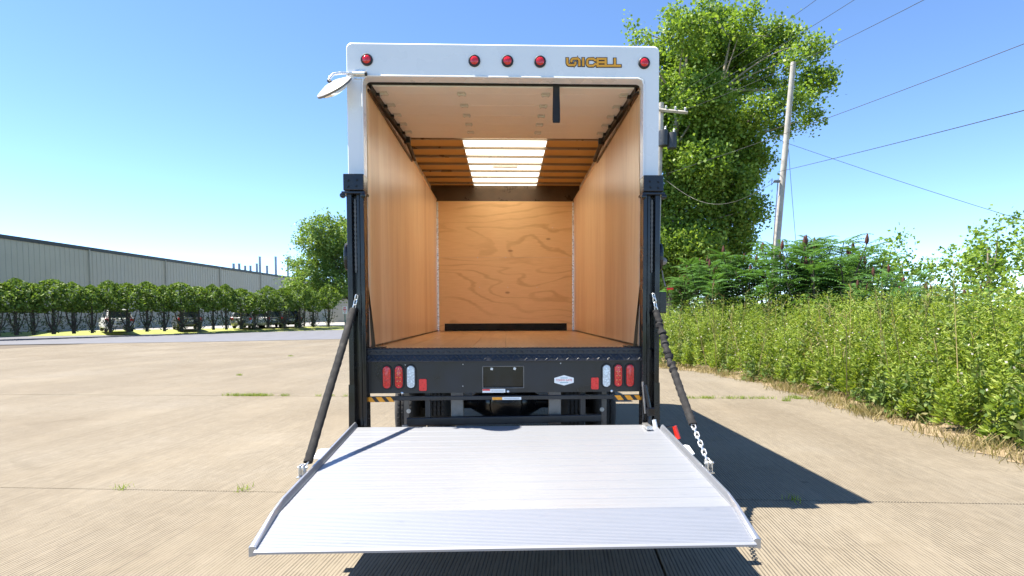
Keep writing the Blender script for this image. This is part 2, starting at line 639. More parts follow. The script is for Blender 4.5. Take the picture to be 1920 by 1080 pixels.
def arc(cx, cy, r, a0, a1, n):
    return [(cx + r * math.cos(R(a0 + (a1 - a0) * i / n)), cy + r * math.sin(R(a0 + (a1 - a0) * i / n))) for i in range(n + 1)]


def stadium(cx, cz, w_, h_, n=10):
    r = w_ / 2
    return arc(cx, cz + h_ / 2 - r, r, 0, 180, n) + arc(cx, cz - h_ / 2 + r, r, 180, 360, n)


def rrect(cx, cz, w_, h_, r, n=5):
    x, z = w_ / 2 - r, h_ / 2 - r
    return (arc(cx + x, cz + z, r, 0, 90, n) + arc(cx - x, cz + z, r, 90, 180, n) +
            arc(cx - x, cz - z, r, 180, 270, n) + arc(cx + x, cz - z, r, 270, 360, n))


def leaf_quads(c, size, rng, asp=0.6, updir=0.0, droop=None):
    """c (N,3) centres, size (N,), returns (4N,3) rhombic leaves with random orientation"""
    n = len(c)
    a = rng.normal(size=(n, 3))
    a[:, 2] = a[:, 2] * (1 - 0.5 * updir)
    a /= np.linalg.norm(a, axis=1, keepdims=True)
    nrm = rng.normal(size=(n, 3))
    nrm[:, 2] += updir * 1.6
    b = np.cross(nrm, a)
    b /= np.linalg.norm(b, axis=1, keepdims=True) + 1e-9
    s = size[:, None]
    v = np.empty((n, 4, 3))
    v[:, 0] = c - a * s * 0.5
    v[:, 1] = c + b * s * asp * 0.5 - a * s * 0.05
    v[:, 2] = c + a * s * 0.5
    v[:, 3] = c - b * s * asp * 0.5 - a * s * 0.05
    return v.reshape(-1, 3)


# ================================================================== SETTING: ground
def sheet(name, pts, z, mat, kind='structure'):
    m = MB()
    m.add([(p[0], p[1], z if not callable(z) else z(p)) for p in pts], [tuple(range(len(pts)))])
    return m.build(name, mat, kind=kind)


sheet('ground', [(-3000, -3000), (3000, -3000), (3000, 3000), (-3000, 3000)], -0.06, M['field'])

# concrete pavement: slabs laid on a joint bed, turned a little against the truck
SLAB_A = -R(5.4)
bed = MB().box(-30, 30, -12, 36, -0.05, -0.022).build('concrete_pavement', M['joint'], kind='structure')
bed.rotation_euler = (0, 0, SLAB_A)


def slab_local(x, y):
    c, s_ = math.cos(-SLAB_A), math.sin(-SLAB_A)
    return (x * c - y * s_, x * s_ + y * c)


def slab_world(x, y):
    c, s_ = math.cos(SLAB_A), math.sin(SLAB_A)
    return (x * c - y * s_, x * s_ + y * c)


j1 = slab_local(*G(480, 742)[:2])[1]
j0 = slab_local(*G(470, 921)[:2])[1]
jx = slab_local(*G(1241, 1060)[:2])[0]
dj = j1 - j0
xs = [jx - 26, jx - 13, jx, jx + 13, jx + 26]
xs = [max(-30, min(30, x)) for x in xs]
ys = [j0 - 2 * dj, j0 - dj, j0, j1, j1 + dj, j1 + 2 * dj, j1 + 3 * dj, j1 + 4 * dj, j1 + 5 * dj]
rs = random.Random(5)
for i in range(4):
    for k in range(len(ys) - 1):
        g = 0.007
        MB().box(xs[i] + g, xs[i + 1] - g, ys[k] + g, min(36, ys[k + 1]) - g, -0.022, -rs.uniform(0, 0.003)).build(
            'slab', M['concrete'], bed, bevel=0.006)

# asphalt road and mown verge beyond, from their edges in the photo
road_near = [G(x, y) for x, y in ((-300, 654), (0, 647), (420, 640.5), (640, 636), (900, 631), (1250, 627))]
road_far = [G(x, y) for x, y in ((-300, 638), (0, 632), (420, 625), (640, 618.5), (900, 613), (1250, 609))]
verge_far = [G(x, y, 0.28) for x, y in ((-300, 626), (0, 623), (420, 615.5), (640, 610.5), (900, 606.5), (1250, 604))]
m = MB()
n = len(road_near)
m.add([(p.x, p.y, 0.012) for p in road_near] + [(p.x, p.y, 0.012) for p in road_far],
      [(i, i + 1, n + i + 1, n + i) for i in range(n - 1)])
m.build('road', M['asphalt'], kind='structure')
m = MB()
m.add([(p.x, p.y, 0.02) for p in road_far] + [((p.x + q.x) / 2, (p.y + q.y) / 2, 0.20) for p, q in zip(road_far, verge_far)] +
      [(p.x, p.y, 0.28) for p in verge_far],
      [(j * n + i, j * n + i + 1, (j + 1) * n + i + 1, (j + 1) * n + i) for j in range(2) for i in range(n - 1)])
m.build('grass_verge', M['grass_ground'], kind='structure', smooth=True)
m = MB()
far = [(p.x * 1.9, p.y * 1.9 + 12) for p in verge_far]
m.add([(p.x, p.y, 0.276) for p in verge_far] + [(a, b, 0.276) for a, b in far],
      [(i, i + 1, n + i + 1, n + i) for i in range(n - 1)])
m.build('parking_lot', M['lot'], kind='structure')

# dirt shoulder under the weeds on the right, ragged edge
edge_px = [(1060, 668), (1150, 679), (1240, 691), (1330, 701), (1420, 719), (1500, 742), (1600, 772), (1760, 822), (1990, 900)]
edge = [G(x, y) for x, y in edge_px]
rs = random.Random(3)
front = []
for i in range(len(edge) - 1):
    for t in range(10):
        p = edge[i].lerp(edge[i + 1], t / 10)
        front.append((p.x + rs.uniform(-0.12, 0.22), p.y + rs.uniform(-0.12, 0.12)))
inner = [(x + 0.7, y + 0.45) for x, y in front]
back = [(x + 40, y + 28) for x, y in front]
n = len(front)
m = MB()
m.add([(x, y, 0.004) for x, y in front] + [(x, y, 0.05 + rs.uniform(-0.015, 0.02)) for x, y in inner] + [(x, y, 0.06) for x, y in back],
      [(j * n + i, j * n + i + 1, (j + 1) * n + i + 1, (j + 1) * n + i) for j in range(2) for i in range(n - 1)])
m.build('dirt_shoulder', M['soil'], kind='structure', smooth=True)


def blades(rng, centres, per, h, spread, wid):
    out = []
    for c in centres:
        n_ = per
        base = np.array(c) + np.c_[rng.normal(0, spread, n_), rng.normal(0, spread, n_), np.zeros(n_)]
        hh = h * rng.uniform(0.4, 1.1, n_)
        lean = rng.normal(0, 0.45, (n_, 2)) * hh[:, None]
        an = rng.uniform(0, 2 * np.pi, n_)
        wv = np.c_[np.cos(an), np.sin(an), np.zeros(n_)] * wid
        v = np.empty((n_, 4, 3))
        v[:, 0] = base - wv
        v[:, 1] = base + wv
        mid = base + np.c_[lean * 0.4, hh * 0.6]
        tip = base + np.c_[lean, hh]
        v[:, 2] = mid * 0.25 + tip * 0.75 + wv * 0.3
        v[:, 3] = tip
        out.append(v.reshape(-1, 3))
    return np.concatenate(out)


# weeds rooted in the pavement joints
rng = np.random.default_rng(11)
cs = []
for px, s_ in ((424, 3), (432, 4), (466, 5), (473, 4), (489, 5), (494, 3), (524, 3), (585, 1), (642, 2)):
    wx, wy = G(px, 742.5)[:2]
    lx = slab_local(wx, wy)[0]
    for _ in range(s_):
        cs.append((*slab_world(lx + rng.normal(0, 0.12), j1 + rng.normal(0, 0.012)), 0))
for _ in range(95):
    lx = rng.uniform(2.6, 9)
    if rng.random() < 0.75:
        cs.append((*slab_world(lx, j1 + rng.normal(0, 0.02)), 0))
for lx in (-3.4, -2.3, 2.32):
    cs.append((*slab_world(lx, j0 + rng.normal(0, 0.008)), 0))
for px, py in ((450, 704), (545, 668), (1470, 752), (1490, 745), (1496, 748), (1485, 735), (1500, 738)):
    for _ in range(3):
        p = G(px + rng.normal(0, 3), py)
        cs.append((p.x, p.y, 0))
o = np_mesh('joint_weeds', blades(rng, cs, 22, 0.06, 0.035, 0.004), 4, M['weed'], kind='stuff')
tag(o, 'low green weeds sprouting from the concrete joints', 'weeds', kind='stuff')

# ================================================================== THE TRUCK
T = thing('box_truck', 'white box truck with open cargo bay and lowered aluminium liftgate platform', 'truck')
FL = 1.25           # cargo floor height
TOP = 3.62
HW = 1.22           # half width of the body
IW = 1.095          # inner half width


def plan_outline(off, y0, yf, rc=0.34, nn=8):
    x = HW - off
    return ([(-x, y0)] + [(-x, yf - rc)] + arc(-x + rc, yf - rc, rc, 180, 90, nn)[1:] +
            arc(x - rc, yf - rc, rc, 90, 0, nn) + [(x, y0)])


def build_shell():
    a = plan_outline(0.0, 0.10, 5.15)
    b = plan_outline(0.03, 0.10, 5.12)
    n_ = len(a)
    m_ = MB()
    zb, zt = 1.10, 3.585
    vs = [(x, y, zb) for x, y in a] + [(x, y, zt) for x, y in a] + [(x, y, zb) for x, y in b] + [(x, y, zt) for x, y in b]
    fs = []
    for i in range(n_ - 1):
        fs += [(i, i + 1, n_ + i + 1, n_ + i), (2 * n_ + i, 3 * n_ + i, 3 * n_ + i + 1, 2 * n_ + i + 1),
               (n_ + i, n_ + i + 1, 3 * n_ + i + 1, 3 * n_ + i), (i, 2 * n_ + i, 2 * n_ + i + 1, i + 1)]
    m_.add(vs, fs)
    return m_.build('body_shell', M['gelcoat'], T, smooth=True)


shell = build_shell()


# rear portal: outer and inner outlines of an upside-down U
def portal():
    ro, ri = 0.042, 0.04
    ox, oz = HW, TOP
    ix, iz = 1.098, 3.365
    outer = [(-ox, 1.08)] + arc(-ox + ro, oz - ro, ro, 180, 90, 6) + arc(ox - ro, oz - ro, ro, 90, 0, 6) + [(ox, 1.08)]
    inner = [(-ix, 1.08)] + arc(-ix + ri, iz - ri, ri, 180, 90, 6) + arc(ix - ri, iz - ri, ri, 90, 0, 6) + [(ix, 1.08)]
    n_ = len(outer)
    y0, y1 = 0.0, 0.13
    vs = [(x, y0, z) for x, z in outer] + [(x, y0, z) for x, z in inner] + [(x, y1, z) for x, z in outer] + [(x, y1, z) for x, z in inner]
    fs = []
    for i in range(n_ - 1):
        fs += [(i, i + 1, n_ + i + 1, n_ + i), (2 * n_ + i, 3 * n_ + i, 3 * n_ + i + 1, 2 * n_ + i + 1),
               (i, 2 * n_ + i, 2 * n_ + i + 1, i + 1), (n_ + i, n_ + i + 1, 3 * n_ + i + 1, 3 * n_ + i)]
    return MB().add(vs, fs).build('rear_portal', M['gelcoat'], T, smooth=True, bevel=0.012)


por = portal()
# thin gasket round the opening
pts = [(-1.098, -0.006, 2.6), (-1.098, -0.006, 3.31), (-1.085, -0.006, 3.352), (-1.05, -0.006, 3.365), (1.05, -0.006, 3.365),
       (1.085, -0.006, 3.352), (1.098, -0.006, 3.31), (1.098, -0.006, 2.6)]
MB().tube(pts, 0.007, 6).build('opening_gasket', M['gelcoat'], por, smooth=True)

# roof in three strips, the middle one a translucent skylight
rf = MB().box(-1.19, -0.5, 0.1, 5.0, 3.575, 3.59).build('roof_panel', M['roof'], T)
MB().box(0.5, 1.19, 0.1, 5.0, 3.575, 3.59).build('roof_panel', M['roof'], T)
MB().box(-0.5, 0.5, 0.1, 5.0, 3.5765, 3.5885).build('skylight_panel', M['skylight'], T)
for i in range(12):
    y = 4.5 - i * 0.378
    mb = MB()
    mb.box(-1.18, 1.18, y - 0.014, y + 0.014, 3.545, 3.550)
    mb.box(-1.18, 1.18, y - 0.014, y - 0.011, 3.550, 3.574)
    mb.box(-1.18, 1.18, y + 0.011, y + 0.014, 3.550, 3.574)
    mb.build('roof_bow', M['bow'], T, bevel=0.003)
# strip light on a bow
mb = MB().box(-0.17, 0.17, 3.35, 3.40, 3.515, 3.544)
lampbar = mb.build('dome_light', M['white_plastic'], T, bevel=0.008)

# plywood linings
for sx in (-1, 1):
    o = MB().box(min(sx * IW, sx * (IW + 0.012)), max(sx * IW, sx * (IW + 0.012)), 0.14, 4.70, FL + 0.004, 3.33).build('side_lining', M['veneer'], T)
    MB().box(min(sx * (IW - 0.006), sx * (IW + 0.016)), max(sx * (IW - 0.006), sx * (IW + 0.016)), 1.9, 4.70, 3.3315, 3.346).build('lining_cap', M['veneer'], o)
    MB().box(min(sx * (IW - 0.012), sx * (IW - 0.002)), max(sx * (IW - 0.012), sx * (IW - 0.002)), 0.14, 4.70, FL + 0.003, FL + 0.016).build('floor_seal', M['track_brown'], o)
    # corner trim at the front wall
    MB().box(min(sx * 1.068, sx * 1.0935), max(sx * 1.068, sx * 1.0935), 4.683, 4.699, FL + 0.004, 3.30).build('corner_trim', M['zinc'], T, bevel=0.002)
    # tapered base plate of the door track, inside the opening
    mb = MB()
    mb.add([(sx * 1.094, 0.015, 1.80), (sx * 1.094, 0.03, 1.80), (sx * 1.03, 0.03, FL + 0.01), (sx * 1.03, 0.015, FL + 0.01),
            (sx * 1.085, 0.015, 1.80), (sx * 1.085, 0.03, 1.80), (sx * 1.06, 0.03, FL + 0.01), (sx * 1.06, 0.015, FL + 0.01)],
           [(0, 1, 2, 3), (4, 7, 6, 5), (0, 4, 5, 1), (2, 6, 7, 3), (0, 3, 7, 4), (1, 5, 6, 2)])
    o = mb.build('track_foot', M['track_brown'], T)
    MB().box(min(sx * 1.08, sx * 0.96), max(sx * 1.08, sx * 0.96), 0.02, 0.11, FL + 0.002, FL + 0.012).build('foot_plate', M['track_brown'], o, bevel=0.002)

MB().box(-1.09, 1.09, 4.70, 4.712, 2.4305, 3.318).build('front_lining', M['ply_a'], T)
mb = MB()
mb.prism([(-1.09, FL + 0.003), (-0.985, FL + 0.003), (-0.985, 1.372), (0.985, 1.372), (0.985, FL + 0.003), (1.09, FL + 0.003), (1.09, 2.4285), (-1.09, 2.4285)], 'y', 4.70, 4.712)
lowp = mb.build('front_lining', M['ply_b'], T)
MB().box(-0.983, 0.983, 4.704, 4.73, FL + 0.002, 1.37).build('rubber_kick_strip', M['black_void'], T)
MB().box(-1.185, 1.185, 4.72, 4.75, 3.05, 3.572).build('front_header', M['track_brown'], T)
MB().box(-1.185, 1.185, 4.76, 4.78, 1.12, 3.57).build('front_bulkhead', M['gelcoat'], T)
MB().tube([(-0.45, 4.699, 2.43), (-0.449, 4.697, 2.43)], 0.005, 6).build('screw', M['bolt'], lowp)
for x, z in ((0.0, 2.425), (-0.42, 1.95), (0.03, 1.95), (0.5, 1.95), (-0.45, 2.42), (0.75, 2.9)):
    MB().tube([(x, 4.70, z), (x, 4.697, z)], 0.005, 6).build('screw', M['bolt'], lowp)

# floor boards
sub = MB().box(-1.19, 1.19, 0.0, 5.05, 1.10, FL - 0.028).build('floor_bed', M['black_panel'], T)
nb = 8
bw = 2 * 1.105 / nb
for i in range(nb):
    x0 = -1.105 + i * bw
    ysplit = [0.005, 1.0 + (i * 0.83) % 1.7, 3.0 + (i * 0.57) % 1.1, 4.72]
    for k in range(3):
        MB().box(x0 + 0.001, x0 + bw - 0.001, ysplit[k] + 0.001, ysplit[k + 1] - 0.001, FL - 0.028, FL - 0.0006 * ((i + k) % 2)).build('floor_board', M['floor'], sub, bevel=0.0015)

# overhead roll-up door stored under the roof
d0, d1 = (0.145, 3.345), (1.78, 3.43)
dl = [0.145, 0.31, 0.62, 0.92, 1.22, 1.52, 1.78]


def dz(y):
    return d0[1] + (d1[1] - d0[1]) * (y - d0[0]) / (d1[0] - d0[0])


doorroot = None
for i in range(6):
    a, b = dl[i] + 0.001, dl[i + 1] - 0.001
    mb = MB()
    mb.add([(-1.055, a, dz(a)), (1.055, a, dz(a)), (1.055, b, dz(b)), (-1.055, b, dz(b)),
            (-1.055, a, dz(a) + 0.02), (1.055, a, dz(a) + 0.02), (1.055, b, dz(b) + 0.02), (-1.055, b, dz(b) + 0.02)],
           [(0, 3, 2, 1), (4, 5, 6, 7), (0, 1, 5, 4), (1, 2, 6, 5), (2, 3, 7, 6), (3, 0, 4, 7)])
    if doorroot is None:
        doorroot = mb.build('roll_up_door', M['door_panel'], T, bevel=0.003)
    else:
        mb.build('door_panel', M['door_panel'], doorroot, bevel=0.003)
hinge_src = None
for yy in dl[1:6]:
    for xx in (-0.355, 0.345, -1.0, 1.0):
        if hinge_src is None:
            mb = MB()
            mb.box(-0.034, 0.034, -0.045, 0.045, -0.004, 0.0)
            mb.tube([(-0.036, 0, -0.008), (0.036, 0, -0.008)], 0.008, 8)
            mb.tube([(-0.024, -0.03, -0.004), (-0.024, -0.03, -0.012)], 0.007, 6)
            mb.tube([(0.024, -0.03, -0.004), (0.024, -0.03, -0.012)], 0.007, 6)
            mb.tube([(-0.024, 0.03, -0.004), (-0.024, 0.03, -0.012)], 0.007, 6)
            mb.tube([(0.024, 0.03, -0.004), (0.024, 0.03, -0.012)], 0.007, 6)
            hinge_src = mb.build('hinge', M['hinge'], doorroot)
            hinge_src.matrix_local = Matrix.Translation((xx, yy, dz(yy) - 0.0005))
        else:
            instance(hinge_src, 'hinge', doorroot, Matrix.Translation((xx, yy, dz(yy) - 0.0005)))
# pull strap
p = P(1043, 158, 0.13)
mb = MB()
xx = p.x
ln = [(3.36, 0.0), (3.27, 0.004), (3.17, -0.002), (3.09, 0.003), (3.062, 0.004)]
wd = [0.026, 0.0275, 0.030, 0.031, 0.028]
vs = []
for (z, dy), ww in zip(ln, wd):
    vs += [(xx - ww, 0.125 + dy, z), (xx + ww, 0.125 + dy, z), (xx + ww, 0.131 + dy, z), (xx - ww, 0.131 + dy, z)]
fs = [(0, 1, 2, 3), (16, 19, 18, 17)]
for i in range(4):
    for k in range(4):
        fs.append((i * 4 + k, (i + 1) * 4 + k, (i + 1) * 4 + (k + 1) % 4, i * 4 + (k + 1) % 4))
mb.add(vs, fs)
mb.build('pull_strap', M['webbing'], T)
MB().box(-1.13, 1.13, 0.1315, 0.1405, 3.352, 3.574).build('light_gap_board', M['track_black'], T)  # black board added to block skylight leaking over the door's front edge
# door tracks
for sx in (-1, 1):
    mb = MB()
    for (o0, o1, h0, h1) in ((1.058, 1.064, -0.018, 0.03), (1.064, 1.092, 0.024, 0.03), (1.064, 1.092, -0.018, -0.012)):
        xa, xb = sorted((sx * o0, sx * o1))
        a, b = 0.135, 1.86
        za, zb = dz(a) - 0.02, dz(b) - 0.02
        mb.add([(xa, a, za + h0), (xb, a, za + h0), (xb, b, zb + h0), (xa, b, zb + h0), (xa, a, za + h1), (xb, a, za + h1), (xb, b, zb + h1), (xa, b, zb + h1)],
               [(0, 3, 2, 1), (4, 5, 6, 7), (0, 1, 5, 4), (1, 2, 6, 5), (2, 3, 7, 6), (3, 0, 4, 7)])
    tr = mb.build('door_track', M['track_black'], T)
    for yy in dl[1:6]:
        xa, xb = sorted((sx * 1.03, sx * 1.075))
        MB().box(xa, xb, yy - 0.012, yy + 0.012, dz(yy) - 0.03, dz(yy) - 0.004).build('roller_bracket', M['track_black'], tr, bevel=0.003)
    xa, xb = sorted((sx * 1.02, sx * 1.085))
    MB().box(xa, xb, 1.74, 1.80, dz(1.77) - 0.065, dz(1.77) + 0.01).build('track_stop', M['track_black'], tr, bevel=0.006)
    MB().tube([(sx * 1.055, 1.8, dz(1.8) - 0.045), (sx * 1.06, 2.12, 3.36), (sx * 1.062, 2.3, 3.335)], 0.022, 10).build('bumper_spring', M['track_black'], tr, smooth=True)
    MB().box(min(sx * 1.080, sx * 1.0945), max(sx * 1.080, sx * 1.0945), 0.15, 2.28, 3.30, 3.327).build('track_rail', M['track_brown'], tr, bevel=0.002)

# marker lights on the header
for px, py in ((688, 112.5), (889.5, 114.5), (951.5, 115), (1012.5, 116), (1207.5, 118.5)):
    c = P(px, py, 0)
    g_ = MB().lathe((c.x, 0.002, c.z), (0, -1, 0), [(0, 0.046), (0.012, 0.046), (0.018, 0.040), (0.018, 0.034), (0.012, 0.032)], 24).build('marker_light', M['rubber'], T, smooth=True)
    MB().lathe((c.x, -0.008, c.z), (0, -1, 0), [(0, 0.033), (0.008, 0.032), (0.013, 0.024), (0.015, 0.008)], 20).build('lens', M['red_lens'], g_, smooth=True)

# maker's lettering on the header, stroke by stroke
LX = lambda u: P(1050 + u / 14.77, 98 + 270 / 14.77, 0).x
LZ = lambda u, v: P(1050 + u / 14.77, 98 + v / 14.77, 0).z
strokes = [
    [(200, 158), (200, 290)] + arc(265, 295, 65, 180, 90, 5) + [(375, 360)] + arc(375, 310, 50, 90, 0, 5) + [(425, 268)],
    [(315, 285), (315, 250)] + arc(375, 245, 60, 180, 270, 5) + [(470, 185)] + arc(470, 250, 65, 270, 360, 5) + [(535, 392)],
    [(642, 158), (642, 392)],
    [(1005, 232), (965, 222)] + [(925, 188), (825, 188)] + arc(815, 250, 62, 270, 180, 5) + arc(815, 320, 62, 180, 90, 5) + [(925, 378), (965, 340), (1005, 330)],
    [(1040, 165), (1040, 405)], [(1010, 190), (1270, 190)], [(1040, 285), (1270, 285)], [(1010, 382), (1270, 382)],
    [(1262, 162), (1262, 382)], [(1240, 382), (1690, 382)], [(1515, 170), (1515, 372)]]


def ribbon(pts_, half, y):
    n_ = len(pts_)
    a_ = []
    for i, q in enumerate(pts_):
        p0 = Vector(pts_[max(i - 1, 0)])
        p1 = Vector(pts_[min(i + 1, n_ - 1)])
        t = (p1 - p0).normalized()
        nn = Vector((-t.y, t.x))
        k = half
        if 0 < i < n_ - 1:
            ta = (Vector(q) - p0).normalized()
            cs_ = max(0.5, nn.dot(Vector((-ta.y, ta.x))))
            k = half / cs_
        q = Vector(q)
        if i == 0:
            q = q - t * (half * 0.0)
        a_.append((q + nn * k, q - nn * k))
    vs_ = []
    for l_, r_ in a_:
        for u_ in (l_, r_):
            vs_.append((LX(u_.x), y, LZ(u_.x, u_.y)))
    return vs_, [(2 * i, 2 * i + 1, 2 * i + 3, 2 * i + 2) for i in range(n_ - 1)]


for half, mat, y0, nm, ext in ((50, M['decal_black'], -0.0018, 'letter_outline', 20), (30, M['gold'], -0.0042, 'letter_face', 0)):
    mb = MB()
    for i, st in enumerate(strokes):
        st = [Vector(q) for q in st]
        if ext:
            st[0] = st[0] + (st[0] - st[1]).normalized() * ext
            st[-1] = st[-1] + (st[-1] - st[-2]).normalized() * ext
        v_, f_ = ribbon([(q.x, q.y) for q in st], half, y0 - 0.00018 * i)
        mb.add(v_, f_)
    if nm == 'letter_outline':
        logo = mb.build('lettering', mat, T, label='gold UNICELL lettering with dark outline on the header')
    else:
        mb.build(nm, mat, logo)

# round convex mirror on its arm, at the top left of the portal
br = P(675, 140, 0)
mir = MB().box(br.x - 0.045, br.x + 0.04, -0.006, -0.0005, br.z - 0.036, br.z + 0.036).build('mirror_bracket', M['zinc'], T, bevel=0.006)
for ax_, az_ in ((-0.032, 0.027), (0.03, 0.027), (-0.032, -0.027), (0.03, -0.027)):
    MB().tube([(br.x + ax_, -0.006, br.z + az_), (br.x + ax_, -0.012, br.z + az_)], 0.006, 8).build('bolt', M['bolt'], mir)
MB().tube([(br.x - 0.05, -0.018, br.z), (br.x + 0.042, -0.018, br.z)], 0.015, 12).build('clamp', M['zinc'], mir, smooth=True)
MB().tube([(br.x + 0.042, -0.018, br.z), (br.x + 0.058, -0.018, br.z)], 0.0165, 12).build('arm_cap', M['rubber'], mir, smooth=True)
e1 = P(638, 137, -0.03)
e2 = P(625, 139, -0.06)
e3 = P(619, 145, -0.075)
e4 = P(616, 151, -0.085)
MB().tube([(br.x, -0.018, br.z), e1, e2, e3, e4], 0.0105, 10).build('mirror_arm', M['zinc'], mir, smooth=True)
mc = P(622.5, 157.5, -0.09)
na = Vector((0.46, 0.60, -0.79)).normalized()
dish = MB().lathe(mc, na, [(-0.015, 0.012), (-0.008, 0.06), (0.012, 0.125), (0.018, 0.142), (0.024, 0.143), (0.024, 0.130)], 32).build('mirror_shell', M['mirror_back'], mir, smooth=True)
MB().lathe(mc + na * 0.0195, na, [(0, 0.1435), (0.003, 0.149), (0.016, 0.149), (0.019, 0.144), (0.017, 0.130)], 32).build('mirror_rim', M['steel'], mir, smooth=True)
MB().lathe(mc + na * 0.033, na, [(0, 0.132), (0.018, 0.115), (0.034, 0.08), (0.044, 0.03), (0.045, 0.001)], 32).build('mirror_glass', M['mirror_glass'], mir, smooth=True)
MB().tube([e4, mc - na * 0.012], 0.014, 10).build('swivel', M['rubber'], mir, smooth=True)

# ---- sill of diamond plate, bumper panel
PX0, PX1 = -1.115, 1.085
sill = MB().prism([(0.001, FL + 0.003), (-0.056, FL + 0.003), (-0.062, FL - 0.003), (-0.062, 1.205), (-0.092, 1.156), (-0.088, 1.15), (0.001, 1.15)], 'x', -1.118, 1.10).build('threshold', M['tread_paint'], T, bevel=0.002)
mb = MB()
for r_ in range(3):
    for i in range(54):
        x = -1.09 + i * 0.0405 + (r_ % 2) * 0.02
        dirn = 1 if (i + r_) % 2 else -1
        if r_ < 2:        # on the sloped lower face
            up_s = Vector((0, 0.522, 0.853))
            nrm_s = Vector((0, -0.853, 0.522))
            c = Vector((x, -0.084 + 0.014 * r_, 1.169 + 0.0229 * r_))
        else:
            up_s = Vector((0, 0, 1))
            nrm_s = Vector((0, -1, 0))
            c = Vector((x, -0.062, 1.226))
        a = Vector((0.016, 0, 0)) + up_s * (0.011 * dirn)
        b = Vector((-0.005 * dirn, 0, 0)) + up_s * 0.007
        t_ = c + nrm_s * 0.006
        mb.add([c - a, c + b, c + a, c - b, t_ - a * 0.4, t_ + a * 0.4], [(0, 1, 5, 4), (1, 2, 5), (2, 3, 4, 5), (3, 0, 4)])
for r_ in range(2):
    for i in range(66):
        x = -1.095 + i * 0.0333 + (r_ % 2) * 0.0166
        dirn = 1 if (i + r_) % 2 else -1
        a = Vector((0.012, 0.009 * dirn, 0))
        b = Vector((-0.0035 * dirn, 0.0042, 0))
        c = Vector((x, -0.044 + r_ * 0.026, FL + 0.003))
        t_ = c + Vector((0, 0, 0.004))
        mb.add([c - a, c + b, c + a, c - b, t_ - a * 0.4, t_ + a * 0.4], [(0, 1, 5, 4), (1, 2, 5), (2, 3, 4, 5), (3, 0, 4)])
mb.build('tread_lugs', M['tread_paint'], sill, kind='stuff')
# bumper panel with plate recess: built as a frame of four pieces round the recess plus a recessed back
BY = -0.052
a = P(905, 687, BY)
b = P(982, 727, BY)
bz0, bz1 = 0.902, 1.148
mb = MB()
mb.prism([(PX0, bz0), (a.x, bz0), (a.x, bz1), (PX0, bz1)], 'y', BY, BY + 0.03)
mb.prism([(b.x, bz0), (PX1, bz0), (PX1, bz1), (b.x, bz1)], 'y', BY, BY + 0.03)
mb.prism([(a.x, a.z), (b.x, a.z), (b.x, bz1), (a.x, bz1)], 'y', BY, BY + 0.03)
mb.prism([(a.x, bz0), (b.x, bz0), (b.x, b.z), (a.x, b.z)], 'y', BY, BY + 0.03)
bump = mb.build('bumper_panel', M['black_panel'], T)
MB().box(a.x - 0.01, b.x + 0.01, BY + 0.022, BY + 0.034, b.z - 0.01, a.z + 0.01).build('plate_recess', M['black_paint'], bump)
mb = MB()
for q0, q1 in (((a.x, b.z), (b.x, b.z)), ((b.x, b.z), (b.x, a.z)), ((b.x, a.z), (a.x, a.z)), ((a.x, a.z), (a.x, b.z))):
    mb.tube([(q0[0], BY - 0.001, q0[1]), (q1[0], BY - 0.001, q1[1])], 0.0035, 6)
mb.build('recess_edge', M['steel'], bump)
for px, py in ((922, 691.5), (965, 691)):
    c = P(px, py, BY + 0.02)
    o = MB().box(-0.010, 0.010, -0.004, 0.004, -0.010, 0.010).build('plate_clip', M['white_plastic'], bump, bevel=0.003)
    o.location = (c.x, BY + 0.016, c.z)
    o.rotation_euler = (0, R(14 if px < 940 else 18), 0)
for px, py, rr_ in ((754, 737, 0.010), (952.5, 734, 0.010), (1147, 733, 0.010), (760, 684, 0.005), (868, 683, 0.005), (868, 724, 0.005), (1051, 681, 0.006)):
    c = P(px, py, BY)
    MB().lathe((c.x, BY + 0.001, c.z), (0, -1, 0), [(0, rr_), (0.004, rr_), (0.007, rr_ * 0.6)], 10).build('bolt', M['bolt'], bump, smooth=True)
# stickers
c = P(926, 732.7, BY)
st = MB().box(c.x - 0.090, c.x + 0.090, BY - 0.0022, BY - 0.0006, c.z - 0.0145, c.z + 0.0145).build('warning_sticker', M['sticker_white'], bump)
MB().box(c.x - 0.089, c.x - 0.030, BY - 0.004, BY - 0.0026, c.z + 0.001, c.z + 0.0138).build('red_band', M['red_vinyl'], st)
for i in range(2):
    MB().box(c.x - 0.02, c.x + 0.08, BY - 0.0034, BY - 0.0026, c.z - 0.006 + i * 0.009, c.z - 0.003 + i * 0.009).build('print_line', M['ink_grey'], st)
c = P(1057.5, 713, BY)
hx = 0.077
hexp = [(c.x - hx, c.z - 0.019), (c.x, c.z - 0.041), (c.x + hx, c.z - 0.019), (c.x + hx, c.z + 0.019), (c.x, c.z + 0.041), (c.x - hx, c.z + 0.019)]
hexo = MB().prism(hexp, 'y', BY - 0.0006, BY - 0.0024).build('maker_badge', M['sticker_white'], bump)


def text_obj(body, size, loc, mat, parent, name, width=None):
    cu = bpy.data.curves.new('txt', 'FONT')
    cu.body = body
    cu.size = size
    cu.align_x = 'CENTER'
    cu.align_y = 'CENTER'
    cu.extrude = 0.0003
    tmp = bpy.data.objects.new('txt', cu)
    COL.objects.link(tmp)
    dg = bpy.context.evaluated_depsgraph_get()
    me = bpy.data.meshes.new_from_object(tmp.evaluated_get(dg))
    bpy.data.objects.remove(tmp, do_unlink=True)
    me.materials.clear()
    me.materials.append(mat)
    o_ = bpy.data.objects.new(name, me)
    COL.objects.link(o_)
    o_.parent = parent
    o_.location = loc
    o_.rotation_euler = (R(90), 0, 0)
    if width:
        xs_ = [v.co.x for v in me.vertices]
        k = width / (max(xs_) - min(xs_))
        o_.scale = (k, k * 1.05, 1)
    return o_


